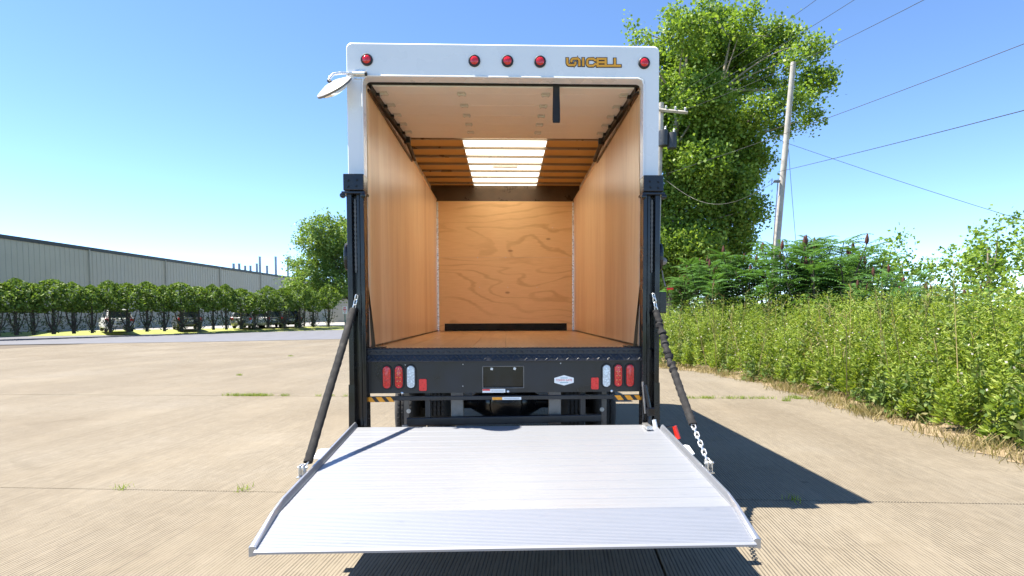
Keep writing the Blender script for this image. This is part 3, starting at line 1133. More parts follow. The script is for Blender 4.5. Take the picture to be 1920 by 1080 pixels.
text_obj('TOMMY GATE', 0.02, (c.x, BY - 0.0031, c.z), M['red_vinyl'], hexo, 'badge_lettering', 0.128)
for dz_, ww in ((0.0185, 0.028), (-0.0185, 0.033)):
    MB().box(c.x - ww, c.x + ww, BY - 0.0034, BY - 0.0028, c.z + dz_ - 0.003, c.z + dz_ + 0.003).build('badge_rule', M['teal_ink'], hexo)

# lamps in the bumper
for px, py, kind in ((725.5, 707.5, 'red'), (748, 707, 'led'), (770.5, 706.5, 'clear'), (1137, 704.5, 'clear'), (1159, 704, 'led'), (1181, 704, 'red')):
    c = P(px, py, BY)
    nm = 'reverse_light' if kind == 'clear' else 'tail_light'
    base = MB()
    o1_ = stadium(c.x, c.z, 0.086, 0.200)
    o2_ = stadium(c.x, c.z, 0.080, 0.194)
    o3_ = stadium(c.x, c.z, 0.066, 0.180)
    n_ = len(o1_)
    vs = [(x, BY - 0.0005, z) for x, z in o1_] + [(x, BY - 0.012, z) for x, z in o2_] + [(x, BY - 0.012, z) for x, z in o3_] + [(x, BY - 0.004, z) for x, z in o3_]
    fs = [(k * n_ + i, (k + 1) * n_ + i, (k + 1) * n_ + (i + 1) % n_, k * n_ + (i + 1) % n_) for k in range(3) for i in range(n_)]
    fs.append(tuple(3 * n_ + i for i in range(n_)))
    lamp = base.add(vs, fs).build(nm, M['rubber'], T, smooth=True)
    p1_ = stadium(c.x, c.z, 0.064, 0.178)
    p2_ = stadium(c.x, c.z, 0.058, 0.172)
    p3_ = stadium(c.x, c.z, 0.030, 0.144)
    vs = [(x, BY - 0.0045, z) for x, z in p1_] + [(x, BY - 0.013, z) for x, z in p2_] + [(x, BY - 0.016, z) for x, z in p3_]
    fs = [(k * n_ + i, (k + 1) * n_ + i, (k + 1) * n_ + (i + 1) % n_, k * n_ + (i + 1) % n_) for k in range(2) for i in range(n_)]
    fs.append(tuple(2 * n_ + i for i in range(n_)))
    MB().add(vs, fs).build('lens', M['clear_lens' if kind == 'clear' else 'red_lens'], lamp, smooth=True)
    if kind == 'led':
        mb = MB()
        for k in range(5):
            for dx in ((-0.012, 0.012) if k not in (0, 4) else (0.0, 0.0001)):
                if k in (0, 4) and dx:
                    continue
                mb.lathe((c.x + dx, BY - 0.0155, c.z - 0.066 + k * 0.033), (0, -1, 0), [(0, 0.0042), (0.002, 0.0028)], 8)
        mb.build('led_array', M['yellow_led'], lamp)
for px, py in ((793, 721.5), (1115.3, 718.8)):
    c = P(px, py, BY)
    MB().prism(rrect(c.x, c.z, 0.060, 0.094, 0.010), 'y', BY - 0.0005, BY - 0.007).build('reflector', M['red_reflector'], T, bevel=0.002)

# end block right of the bumper
blk = MB().box(1.102, 1.165, -0.066, 0.0, 1.165, 1.248).build('bumper_end_cap', M['black_paint'], T, bevel=0.012)
MB().box(1.09, 1.15, -0.058, -0.012, 0.86, 1.16).build('end_bracket', M['black_paint'], blk, bevel=0.006)

# lower latch bar with hazard tape
lb = MB().box(-1.10, 1.085, -0.062, -0.035, 0.845, 0.878).build('lower_bar', M['black_panel'], T, bevel=0.004, label='slim dark bar under the bumper with striped ends')
for x0, x1 in ((-1.099, -0.87), (0.855, 1.084)):
    zt, zb = 0.876, 0.836
    pl = MB().box(x0, x1, -0.0685, -0.064, zb, zt).build('hazard_plate', M['black_panel'], lb)
    for k in range(3):
        xa = x0 + 0.006 + k * 0.078
        xb = min(xa + 0.046, x1 - 0.028)
        MB().prism([(xa + 0.03, zb + 0.001), (min(xb + 0.03, x1), zb + 0.001), (xb, zt - 0.001), (xa, zt - 0.001)], 'y', -0.0702, -0.0690).build('hazard_stripe', M['orange'], pl)
c = P(950, 747, -0.062)
st = MB().box(c.x - 0.115, c.x + 0.115, -0.0642, -0.0626, c.z - 0.011, c.z + 0.011).build('caution_sticker', M['sticker_white'], lb)
MB().box(c.x - 0.114, c.x - 0.035, -0.0660, -0.0646, c.z - 0.0105, c.z + 0.0105).build('orange_band', M['orange'], st)
MB().box(c.x - 0.02, c.x + 0.10, -0.0654, -0.0646, c.z - 0.002, c.z + 0.002).build('print_line', M['ink_grey'], st)

# under-structure seen below the bumper
for x in (-0.392, 0.40):
    MB().box(x - 0.05, x + 0.05, 0.06, 0.12, 0.62, 1.12).build('gate_upright', M['steel'], T, bevel=0.008)
    MB().box(x - 0.035, x + 0.035, 0.13, 6.8, 0.86, 1.08).build('frame_rail', M['black_paint'], T, bevel=0.006)
mb = MB()
mb.add([(-0.79, -0.01, 0.632), (0.77, -0.01, 0.655), (0.77, 0.05, 0.655), (-0.79, 0.05, 0.632), (-0.79, -0.01, 0.696), (0.77, -0.01, 0.712), (0.77, 0.05, 0.712), (-0.79, 0.05, 0.696)],
       [(0, 3, 2, 1), (4, 5, 6, 7), (0, 1, 5, 4), (1, 2, 6, 5), (2, 3, 7, 6), (3, 0, 4, 7)])
mb.build('underride_bar', M['black_panel'], T, bevel=0.006)
for x in (-0.62, 0.62):
    MB().box(x - 0.02, x + 0.02, 0.0, 0.05, 0.70, 1.12).build('bar_hanger', M['black_panel'], T)
AXY = 1.95
axl = MB().lathe((-1.0, AXY, 0.52), (1, 0, 0), [(0, 0.06), (0.6, 0.07), (0.72, 0.14), (0.85, 0.23), (1.0, 0.25), (1.15, 0.23), (1.28, 0.14), (1.4, 0.07), (2.0, 0.06)], 28).build('rear_axle', M['black_paint'], T, smooth=True)
MB().lathe((0.0, AXY - 0.18, 0.52), (0, -1, 0), [(0, 0.2), (0.05, 0.17), (0.09, 0.05)], 24).build('axle_cover', M['black_paint'], axl, smooth=True)
for x in (-0.5, 0.5):
    MB().tube([(x, AXY - 0.75, 0.80), (x, AXY - 0.3, 0.70), (x, AXY, 0.66), (x, AXY + 0.3, 0.70), (x, AXY + 0.75, 0.80)], 0.05, 6, flat=0.8).build('leaf_spring', M['black_panel'], axl)
MB().tube([(0.0, AXY + 0.2, 0.56), (0.0, 5.4, 0.8)], 0.05, 10).build('drive_shaft', M['black_paint'], T, smooth=True)
MB().tube([(-0.28, 0.6, 0.84), (-0.05, 0.62, 0.80), (0.2, 0.6, 0.86)], 0.03, 8).build('hydraulic_hose', M['black_paint'], T, smooth=True)
for x in (-0.885, 0.885):
    mb = MB().box(x - 0.022, x + 0.022, 0.55, 0.56, 0.35, 1.1)
    fb = mb.build('flap_bracket', M['steel'], T)
    MB().lathe((x + (0.02 if x < 0 else -0.02), 0.549, 0.66), (0, -1, 0), [(0, 0.02), (0.006, 0.02), (0.008, 0.01)], 12).build('bracket_bolt', M['white_plastic'], fb)
# pump box and bulk under the floor so the deep view stays closed
MB().box(-0.34, 0.34, 2.9, 3.5, 0.62, 1.05).build('pump_box', M['black_panel'], T, bevel=0.01)


def make_wheel(x, yc, rad, wid, parent, inner=False):
    prof = [(0, rad * 0.55), (0.0, rad * 0.80), (0.02, rad * 0.93), (0.035, rad * 0.985)]
    gr = 4
    x0, x1 = 0.04, wid - 0.04
    for i in range(gr):
        a_ = x0 + (x1 - x0) * i / gr
        b_ = x0 + (x1 - x0) * (i + 1) / gr
        prof += [(a_ + 0.004, rad), (b_ - 0.008, rad), (b_ - 0.006, rad - 0.014), (b_ + 0.002, rad - 0.014)]
    prof = prof[:-2]
    prof += [(wid - 0.035, rad * 0.985), (wid - 0.02, rad * 0.93), (wid, rad * 0.80), (wid, rad * 0.55)]
    ty = MB().lathe((x - wid / 2, yc, rad), (1, 0, 0), prof, 40).build('wheel', M['tyre'], parent, smooth=True)
    MB().lathe((x - wid / 2 + 0.02, yc, rad), (1, 0, 0), [(0, 0.06), (0, rad * 0.5), (0.02, rad * 0.56), (wid - 0.06, rad * 0.56), (wid - 0.04, rad * 0.5), (wid - 0.04, 0.06)], 28).build('rim', M['white_paint'], ty, smooth=True)
    # sipe blocks on the tread
    mb_ = MB()
    for k in range(56):
        an = 2 * math.pi * k / 56
        for q in range(gr):
            a_ = x - wid / 2 + x0 + (x1 - x0) * q / gr + 0.006
            b_ = x - wid / 2 + x0 + (x1 - x0) * (q + 1) / gr - 0.010
            for r__ in (rad + 0.001,):
                c_ = Vector((0, yc + math.cos(an) * r__, rad + math.sin(an) * r__))
                t__ = Vector((0, -math.sin(an), math.cos(an))) * 0.016
                rr__ = Vector((0, math.cos(an), math.sin(an))) * 0.005
                mb_.add([(a_, *(c_ - t__)[1:]), (b_, *(c_ - t__)[1:]), (b_, *(c_ + t__)[1:]), (a_, *(c_ + t__)[1:]),
                         (a_ + 0.003, *(c_ - t__ * 0.8 + rr__)[1:]), (b_ - 0.003, *(c_ - t__ * 0.8 + rr__)[1:]), (b_ - 0.003, *(c_ + t__ * 0.8 + rr__)[1:]), (a_ + 0.003, *(c_ + t__ * 0.8 + rr__)[1:])],
                        [(4, 5, 6, 7), (0, 1, 5, 4), (1, 2, 6, 5), (2, 3, 7, 6), (3, 0, 4, 7)])
    mb_.build('tread_blocks', M['tyre'], ty, kind='stuff')
    return ty


for x in (-1.065, -0.725, 0.725, 1.065):
    make_wheel(x, AXY, 0.48, 0.245, T)
for x in (-0.98, 0.98):
    make_wheel(x, 6.35, 0.48, 0.245, T)
# cab ahead of the body (mostly hidden)
cabp = [(5.35, 0.75), (7.25, 0.62), (7.32, 1.0), (7.2, 1.55), (6.75, 2.42), (6.5, 2.5), (5.35, 2.5)]
cab = MB().prism(cabp, 'x', -1.02, 1.02).build('cab', M['white_paint'], T, bevel=0.05)
for sx in (-1, 1):
    MB().prism([(5.8, 1.65), (6.95, 1.65), (6.6, 2.3), (5.8, 2.3)], 'x', sx * 1.022, sx * 1.028).build('side_window', M['glass'], cab)
MB().box(-0.5, 0.5, 5.0, 6.9, 0.7, 0.95).build('chassis_cross', M['black_panel'], T)

# ---- liftgate posts
ZT, ZB = 2.585, 0.52


def post(sx):
    A = lambda a_, b_: tuple(sorted((sx * a_, sx * b_)))
    mb = MB()
    x0, x1 = A(1.070, 1.205)
    mb.box(x0, x1, -0.055, -0.004, ZB, ZT - 0.13)            # back channel
    x0, x1 = A(1.070, 1.100)
    mb.box(x0, x1, -0.125, -0.0552, ZB, ZT - 0.13)           # inner flange
    x0, x1 = A(1.165, 1.205)
    mb.box(x0, x1, -0.115, -0.0552, ZB, ZT - 0.13)           # outer flange
    po = mb.build('lift_post', M['black_paint'], T, bevel=0.006)
    x0, x1 = A(1.104, 1.132)
    MB().box(x0, x1, -0.105, -0.056, ZB + 0.05, ZT - 0.14).build('inner_slide', M['black_paint'], po, bevel=0.008)
    x0, x1 = A(1.068, 1.222)
    cp = MB().box(x0, x1, -0.135, -0.003, ZT - 0.125, ZT).build('post_cap', M['black_paint'], po, bevel=0.006)
    for ax_, zz in ((1.12, -0.045), (1.185, -0.05), (1.125, -0.09), (1.185, -0.095)):
        MB().lathe((sx * ax_, -0.134, ZT + zz), (0, -1, 0), [(0, 0.012), (0.006, 0.012), (0.006, 0.007), (0.016, 0.007)], 8).build('bolt', M['black_paint'], cp)
    x0, x1 = A(1.058, 1.235)
    MB().box(x0, x1, -0.138, -0.004, ZT - 0.150, ZT - 0.132).build('collar', M['black_paint'], po, bevel=0.003)
    for ax_ in (1.070, 1.225):
        MB().lathe((sx * ax_, -0.128, ZT - 0.165), (0, -1, 0), [(0, 0.02), (0.02, 0.02), (0.024, 0.01)], 12).build('lug', M['black_paint'], po, smooth=True)
    # roller chain in the slot
    mb = MB()
    z = ZT - 0.18
    k = 0
    while z > 1.86:
        wv = 0.008 if k % 2 else 0.0055
        mb.box(sx * 1.148 - wv, sx * 1.148 + wv, -0.082, -0.066, z - 0.018, z)
        z -= 0.017
        k += 1
    mb.build('roller_chain', M['steel'], po)
    # lower part: tapered shoe
    x0, x1 = A(1.165, 1.21)
    MB().add([(x0, -0.13, 0.56), (x1, -0.13, 0.56), (x1, -0.1155, 0.98), (x0, -0.1155, 0.98), (x0, -0.116, 0.56), (x1, -0.116, 0.56)],
             [(0, 1, 2, 3), (0, 4, 5, 1), (0, 3, 4), (1, 5, 2), (4, 3, 2, 5)]).build('post_shoe', M['black_paint'], po)
    # oval cover on the outside of the post
    mb = MB()
    ov = [(0.05 * math.cos(R(q)) - 0.06, 1.967 + 0.105 * math.sin(R(q))) for q in range(0, 360, 15)]
    xa, xb = A(1.206, 1.236)
    mb.prism(ov, 'x', xa, xb)
    mb.build('oval_cover', M['black_paint'], po, bevel=0.012)
    return po


postL = post(-1)
postR = post(1)
# right-hand extras: switch box, safety lever, link arm
MB().box(1.206, 1.262, -0.10, -0.02, 1.525, 1.69).build('switch_box', M['black_paint'], postR, bevel=0.006)
MB().tube([(1.235, -0.06, 1.86), (1.245, -0.06, 1.80), (1.262, -0.065, 1.735)], 0.006, 8).build('lever_rod', M['steel'], postR, smooth=True)
MB().tube([P(1250, 541.5, -0.065), P(1262, 541, -0.065)], 0.009, 10).build('lever_grip', M['red_handle'], postR, smooth=True)
MB().lathe((1.238, -0.07, 1.93), (0, -1, 0), [(0, 0.03), (0.02, 0.03), (0.03, 0.015)], 14).build('lever_boss', M['steel'], postR, smooth=True)

# ---- platform
YA, ZA = -0.15, 0.655
YK, ZK = -1.68, 0.523
YE, ZE = -1.968, 0.440
PW = 1.140
PWR = 1.168


def pz(y):
    return ZA + (ZK - ZA) * (y - YA) / (YK - YA) if y >= YK else ZK + (ZE - ZK) * (y - YK) / (YE - YK)


# platform frame below the planks
mb = MB()
for x in (-1.09, -0.55, 0.0, 0.55, 1.09):
    mb.add([(x - 0.03, YA - 0.01, ZA - 0.075), (x + 0.03, YA - 0.01, ZA - 0.075), (x + 0.03, YK, ZK - 0.05), (x - 0.03, YK, ZK - 0.05),
            (x - 0.03, YA - 0.01, ZA - 0.0352), (x + 0.03, YA - 0.01, ZA - 0.0352), (x + 0.03, YK, ZK - 0.032), (x - 0.03, YK, ZK - 0.032)],
           [(0, 3, 2, 1), (4, 5, 6, 7), (0, 1, 5, 4), (1, 2, 6, 5), (2, 3, 7, 6), (3, 0, 4, 7)])
mb.add([(-PW, YA, ZA - 0.0315), (PWR, YA, ZA - 0.0315), (PWR, YK, ZK - 0.0315), (-PW, YK, ZK - 0.0315),  # closed sheet added to stop sunlight leaking between the planks
        (-PW, YA, ZA - 0.0350), (PWR, YA, ZA - 0.0350), (PWR, YK, ZK - 0.0350), (-PW, YK, ZK - 0.0350)],
       [(0, 1, 2, 3), (7, 6, 5, 4), (0, 4, 5, 1), (1, 5, 6, 2), (2, 6, 7, 3), (3, 7, 4, 0)])
plat = mb.build('platform', M['rail'], T)
NP = 12
for i in range(NP):
    ya = YA + (YK - YA) * i / NP - 0.0012
    yb = YA + (YK - YA) * (i + 1) / NP + 0.0012
    # extrusion profile with three low ridges
    prof = []
    for t, h in ((0, -0.0022), (0.015, 0.0), (0.12, 0.0), (0.15, 0.0007), (0.20, 0.0007), (0.23, 0), (0.46, 0), (0.48, 0.0007), (0.52, 0.0007), (0.54, 0), (0.77, 0), (0.80, 0.0007), (0.85, 0.0007), (0.88, 0), (0.985, 0), (1, -0.0022)):
        y = ya + (yb - ya) * t
        prof.append((y, pz(y) + h))
    prof += [(yb, pz(yb) - 0.031), (ya, pz(ya) - 0.031)]
    MB().prism(prof, 'x', -PW, PWR).build('deck_plank', M['deck'], plat)
# ribbed approach lip
prof = []
NR = 26
for i in range(NR):
    y0 = YK - 0.002 + (YE + 0.022 - YK) * i / NR
    y1 = YK - 0.002 + (YE + 0.022 - YK) * (i + 1) / NR
    st_ = y1 - y0
    for t, h in ((0.0, -0.0030), (0.28, 0.0006), (0.62, 0.0006), (0.9, -0.0030)):
        y = y0 + st_ * t
        prof.append((y, pz(y) + h))
prof += [(YE + 0.02, pz(YE + 0.02)), (YE, ZE), (YE, ZE - 0.010), (YK - 0.002, ZK - 0.034)]
MB().prism(prof, 'x', -PW - 0.006, PWR + 0.008).build('approach_lip', M['lip'], plat)
# side rails: angle section following the deck, tapering on the lip
for sx in (-1, 1):
    path = [(YA + 0.02 if sx < 0 else YA - 0.13, pz(YA if sx < 0 else YA - 0.13), 0.036), (YK + 0.10, pz(YK + 0.1), 0.036), (YK - 0.03, pz(YK - 0.03), 0.026), (YE + 0.02, pz(YE + 0.02), 0.016)]
    pw_ = PW if sx < 0 else PWR
    a_in, a_mid, a_out = pw_ + 0.001, pw_ + 0.014, pw_ + 0.036
    vs = []
    for y, z, h in path:
        for x_, zz in ((a_in, -0.03), (a_in, 0.012), (a_mid, h), (a_mid + 0.012, h), (a_out, 0.010), (a_out, -0.036)):
            vs.append((sx * x_, y, z + zz))
    fs = []
    for i in range(len(path) - 1):
        for k in range(6):
            fs.append((i * 6 + k, (i + 1) * 6 + k, (i + 1) * 6 + (k + 1) % 6, i * 6 + (k + 1) % 6))
    fs += [(0, 1, 2, 3, 4, 5), tuple(18 + k for k in (5, 4, 3, 2, 1, 0))]
    MB().add(vs, fs).build('side_rail', M['rail'], plat, bevel=0.002)
    # white plastic pad standing out below the deck
    mb = MB()
    mb.add([(sx * 1.10, -0.20, 0.502), (sx * 1.385, -0.22, 0.502), (sx * 1.405, -0.25, 0.502), (sx * 1.365, -0.50, 0.502), (sx * 1.34, -0.52, 0.502), (sx * 1.10, -0.52, 0.502),
            (sx * 1.10, -0.20, 0.51), (sx * 1.385, -0.22, 0.51), (sx * 1.405, -0.25, 0.51), (sx * 1.365, -0.50, 0.51), (sx * 1.34, -0.52, 0.51), (sx * 1.10, -0.52, 0.51)],
           [(0, 1, 2, 3, 4, 5), (11, 10, 9, 8, 7, 6)] + [(i, 6 + i, 6 + (i + 1) % 6, (i + 1) % 6) for i in range(6)])
    mb.build('step_pad', M['white_paint'], plat, bevel=0.003)
    # clevis for the tie chain
    cx_ = -1.205 if sx < 0 else 1.233
    mb = MB()
    for dx in (-0.014, 0.010):
        mb.box(cx_ + dx, cx_ + dx + 0.005, -1.185, -1.13, pz(-1.15) - 0.005, pz(-1.15) + 0.062)
    mb.box(cx_ - 0.026, cx_ + 0.026, -1.19, -1.125, pz(-1.15) - 0.012, pz(-1.15) - 0.0052)
    mb.tube([(cx_ - 0.026, -1.155, pz(-1.15) + 0.045), (cx_ + 0.03, -1.155, pz(-1.15) + 0.045)], 0.008, 10)
    mb.build('clevis', M['zinc'], plat, smooth=True)
# dimple / tab at the rear edge
MB().box(-0.80, -0.755, YA + 0.002, YA + 0.03, ZA - 0.03, ZA + 0.012).build('hinge_tab', M['steel'], plat, bevel=0.004)

# hinge and latch parts at the right rear corner
h0 = P(1209, 722, -0.15)
h1 = P(1219, 772, -0.17)
h2 = P(1226, 806, -0.20)
arm = MB().tube([h0, h1], 0.022, 8, flat=0.8).build('fold_arm', M['black_paint'], T, bevel=0.004)
MB().box(h1.x - 0.03, h1.x + 0.03, h1.y - 0.03, h1.y + 0.02, h1.z - 0.03, h1.z + 0.035).build('arm_knuckle', M['black_paint'], arm, bevel=0.008)
MB().tube([h1, P(1217, 806, -0.19)], 0.018, 8).build('arm_lower', M['black_paint'], arm)
MB().tube([P(1205, 716, -0.15), P(1210, 775, -0.16)], 0.009, 8).build('arm_edge', M['steel'], arm, smooth=True)
MB().tube([P(1226, 787, -0.19), P(1230, 806, -0.21)], 0.018, 12).build('spring_case', M['white_plastic'], arm, smooth=True)
lt = MB().box(1.055, 1.10, -0.33, -0.18, pz(-0.25) + 0.003, pz(-0.25) + 0.03).build('hinge_bracket', M['zinc'], arm, bevel=0.004)
MB().tube([P(1229, 804, -0.22), P(1231, 820, -0.27)], 0.009, 8).build('hinge_pin', M['zinc'], arm, smooth=True)
MB().tube([P(1233, 796, -0.2), P(1241, 801, -0.2), P(1262, 799, -0.2), P(1265, 801, -0.2)], 0.008, 8).build('crank_rod', M['black_paint'], arm, smooth=True)
MB().tube([P(1264.5, 799, -0.2), P(1272, 823, -0.22)], 0.019, 14).build('crank_grip', M['red_handle'], arm, smooth=True)


# chain link, shared
def link_mesh():
    pts_ = []
    L_, W_ = 0.022, 0.0125
    for k in range(20):
        an = 2 * math.pi * k / 20
        pts_.append(Vector((W_ * math.cos(an), 0, W_ * math.sin(an) + (L_ - W_ if math.sin(an) > 0 else -(L_ - W_)))))
    mb_ = MB()
    n_ = 8
    r_ = 0.0045
    for i, q in enumerate(pts_):
        t = (pts_[(i + 1) % 20] - pts_[i - 1]).normalized()
        a_ = t.cross(Vector((0, 1, 0)))
        b_ = Vector((0, 1, 0))
        for k in range(n_):
            an = 2 * math.pi * k / n_
            mb_.v.append(tuple(q + a_ * math.cos(an) * r_ + b_ * math.sin(an) * r_))
    for i in range(20):
        for k in range(n_):
            mb_.f.append((i * n_ + k, i * n_ + (k + 1) % n_, ((i + 1) % 20) * n_ + (k + 1) % n_, ((i + 1) % 20) * n_ + k))
    return mb_


def chain(p0, p1, parent, src=None):
    p0, p1 = Vector(p0), Vector(p1)
    L_ = (p1 - p0).length
    cnt = max(1, round(L_ / 0.034))
    q = (p1 - p0).to_track_quat('Z', 'Y')
    for i in range(cnt):
        c_ = p0.lerp(p1, (i + 0.5) / cnt)
        mw = Matrix.Translation(c_) @ q.to_matrix().to_4x4() @ Matrix.Rotation(R(40 + 90 * (i % 2)), 4, 'Z')
        if chain.src is None:
            chain.src = link_mesh().build('chain_link', M['zinc'], parent, smooth=True)
            chain.src.matrix_local = mw
        else:
            instance(chain.src, 'chain_link', parent, mw)


chain.src = None


def sleeve(path, r, wr, seed, parent):
    rs_ = random.Random(seed)
    pts_ = [Vector(p_) for p_ in path]
    # resample
    out, rad = [], []
    N_ = 70
    seg = len(pts_) - 1
    for i in range(N_ + 1):
        u = i / N_ * seg
        k = min(int(u), seg - 1)
        t = u - k
        p0_, p1_, p2_, p3_ = pts_[max(k - 1, 0)], pts_[k], pts_[k + 1], pts_[min(k + 2, seg)]
        q = 0.5 * ((2 * p1_) + (p2_ - p0_) * t + (2 * p0_ - 5 * p1_ + 4 * p2_ - p3_) * t * t + (3 * p1_ - p0_ - 3 * p2_ + p3_) * t ** 3)
        f_ = i / N_
        amp = wr(f_)
        q = q + Vector((rs_.uniform(-1, 1), rs_.uniform(-1, 1), rs_.uniform(-1, 1))) * 0.006 * amp
        out.append(q)
        rad.append(r * (1 + amp * (0.30 * math.sin(i * 1.75 + 0.6 * math.sin(i * 0.7)) + rs_.uniform(-0.10, 0.10))))
    return MB().tube(out, rad, 12, flat=0.75).build('tie_strap', M['fabric'], parent, smooth=True)


# left strap: hook, sleeve, shackle
tL = P(662, 580, -0.14)
bL = P(577.5, 867, -1.10)
stL = sleeve([tL, tL.lerp(bL, 0.33) + Vector((0.004, 0, 0.004)), tL.lerp(bL, 0.66), bL], 0.028, lambda f_: 0.12, 2, T)
chain(P(669, 553, -0.135), P(663, 581, -0.14), stL)
chain(bL, (-1.205, -1.155, pz(-1.15) + 0.04), stL)
# right strap: hook, bunched sleeve, chain
tR = P(1230, 583, -0.14)
bR = P(1299, 796, -0.90)
mids = [P(1240, 618, -0.24), P(1253, 665, -0.40), P(1268, 710, -0.57), P(1284, 754, -0.74)]
stR = sleeve([tR] + mids + [bR], 0.0265, lambda f_: 0.25 if f_ < 0.12 else (1.0 if f_ < 0.55 else 0.25), 4, T)
chain(P(1225, 551, -0.135), P(1231, 584, -0.14), stR)
chain(bR, (1.233, -1.155, pz(-1.15) + 0.04), stR)

# ================================================================== RIGHT SIDE: vegetation, poles
rng = np.random.default_rng(7)


def edge_at(u):
    k = min(int(u), len(edge) - 2)
    return edge[k].lerp(edge[k + 1], u - k)


NRM = Vector((0.80, 0.60, 0)).normalized()


# one batch of tall weeds (uncountable mass)
def weed_plant(rng_, h, nl):
    """leaf centres up a stem, narrow plume shape"""
    t = rng_.uniform(0.12, 1.0, nl) ** 0.8
    rad = h * 0.17 * (1.08 - t) ** 0.7 * rng_.uniform(0.3, 1.0, nl)
    an = rng_.uniform(0, 2 * np.pi, nl)
    return np.c_[np.cos(an) * rad, np.sin(an) * rad, t * h], an, t


wv = []
stem_pts = []
for i in range(1350):
    u = rng.uniform(0.6, len(edge) - 1.02)
    wdep = rng.uniform(0.0, 1.0) ** 0.85 * 5.0
    p = edge_at(u) + NRM * (wdep + 0.22 + rng.uniform(0, 0.2))
    hmax = 0.42 + 1.46 * min(1.0, wdep / 1.9) ** 0.8
    h = hmax * rng.uniform(0.72, 1.1)
    nl = 150 if wdep < 3 else 90
    c, an, t = weed_plant(rng, h, nl)
    lean = rng.normal(0, 0.10, 2)
    c[:, 0] += lean[0] * c[:, 2] + p.x
    c[:, 1] += lean[1] * c[:, 2] + p.y
    # lanceolate leaves pointing outward and up
    n_ = len(c)
    out = np.c_[np.cos(an), np.sin(an), rng.uniform(0.1, 1.1, n_)]
    out /= np.linalg.norm(out, axis=1, keepdims=True)
    side = np.cross(out, rng.normal(size=(n_, 3)))
    side /= np.linalg.norm(side, axis=1, keepdims=True)
    ln_ = (0.055 + 0.075 * rng.random(n_)) * (1.25 - 0.6 * t)
    v = np.empty((n_, 4, 3))
    v[:, 0] = c
    v[:, 1] = c + out * ln_[:, None] * 0.5 + side * ln_[:, None] * 0.15
    v[:, 2] = c + out * ln_[:, None]
    v[:, 3] = c + out * ln_[:, None] * 0.5 - side * ln_[:, None] * 0.15
    wv.append(v.reshape(-1, 3))
wb = []
for i in range(330):
    u = rng.uniform(0.6, len(edge) - 1.02)
    wdep = rng.uniform(0.0, 1.0) * 4.6
    p = edge_at(u + 0.25 * math.sin(i)) + NRM * (wdep + 0.15)
    h = (0.45 + 1.5 * min(1.0, wdep / 1.9)) * rng.uniform(0.6, 1.18)
    n_ = 70
    t = rng.uniform(0.05, 1.0, n_)
    an = rng.uniform(0, 2 * np.pi, n_)
    rad = (0.03 + 0.16 * (1.1 - t)) * rng.uniform(0.3, 1, n_)
    c = np.c_[np.cos(an) * rad + p.x, np.sin(an) * rad + p.y, t * h]
    wb.append(leaf_quads(c, rng.uniform(0.05, 0.15, n_) * (1.3 - 0.7 * t), rng, 0.5, 0.2))
    sw = np.array([[0.006, 0, 0], [-0.006, 0, 0], [-0.003, 0.0, h], [0.003, 0.0, h]]) + np.array((p.x, p.y, 0))
    wb.append(sw)
ds = []
for i in range(150):
    u = rng.uniform(0.6, len(edge) - 1.02)
    p = edge_at(u) + NRM * rng.uniform(0.1, 3.6)
    h = rng.uniform(0.9, 2.25)
    lx_, ly_ = rng.normal(0, 0.14, 2) * h
    a2 = rng.uniform(0, 3.14)
    wx_, wy_ = math.cos(a2) * 0.009, math.sin(a2) * 0.009
    ds.append(np.array([[p.x + wx_, p.y + wy_, 0], [p.x - wx_, p.y - wy_, 0], [p.x + lx_ - wx_ * .5, p.y + ly_, h], [p.x + lx_ + wx_ * .5, p.y + ly_, h]]))
    for q in range(5):
        t = rng.uniform(0.4, 1.0)
        b0 = np.array((p.x + lx_ * t, p.y + ly_ * t, h * t))
        e0 = b0 + np.array((rng.normal(0, 0.12), rng.normal(0, 0.12), rng.uniform(0.05, 0.2)))
        ds.append(np.array([b0 - (0.004, 0, 0), b0 + (0.004, 0, 0), e0 + (0.004, 0, 0), e0 - (0.004, 0, 0)]))
o = np_mesh('dead_stalks', np.concatenate(ds), 4, M['dry_grass'])
tag(o, 'thin straw coloured dead stalks sticking out of the weeds', 'dead stalks', kind='stuff')
o = np_mesh('broadleaf_weeds', np.concatenate(wb), 4, M['weed_dark'])
tag(o, 'darker broad leaved weeds mixed into the bright green bank', 'weeds', kind='stuff')
o = np_mesh('weeds', np.concatenate(wv), 4, M['weed'])
tag(o, 'thick bank of tall bright green weeds along the concrete edge', 'weeds', kind='stuff')
# dry fringe and low grass at the edge of the concrete
cs = []
for i in range(150):
    u = rng.uniform(0.6, len(edge) - 1.02)
    p = edge_at(u) + NRM * abs(rng.normal(0, 0.32))
    cs.append((p.x, p.y, 0.01))
o = np_mesh('dry_grass', blades(rng, cs, 34, 0.17, 0.13, 0.005), 4, M['dry_grass'])
tag(o, 'straw coloured dry grass fringe between concrete and weeds', 'dry grass', kind='stuff')
fc = []
for i in range(240):
    u = rng.uniform(1.6, len(edge) - 1.1)
    p = edge_at(u) + NRM * rng.uniform(0.4, 1.6)
    fc.append((p.x, p.y, rng.uniform(0.35, 1.3)))
fc = np.array(fc)
o = np_mesh('pale_flowers', leaf_quads(fc, np.full(len(fc), 0.035), rng, 0.9), 4, M['flower'])
tag(o, 'tiny pale flower heads dotted among the green weeds', 'flowers', kind='stuff')


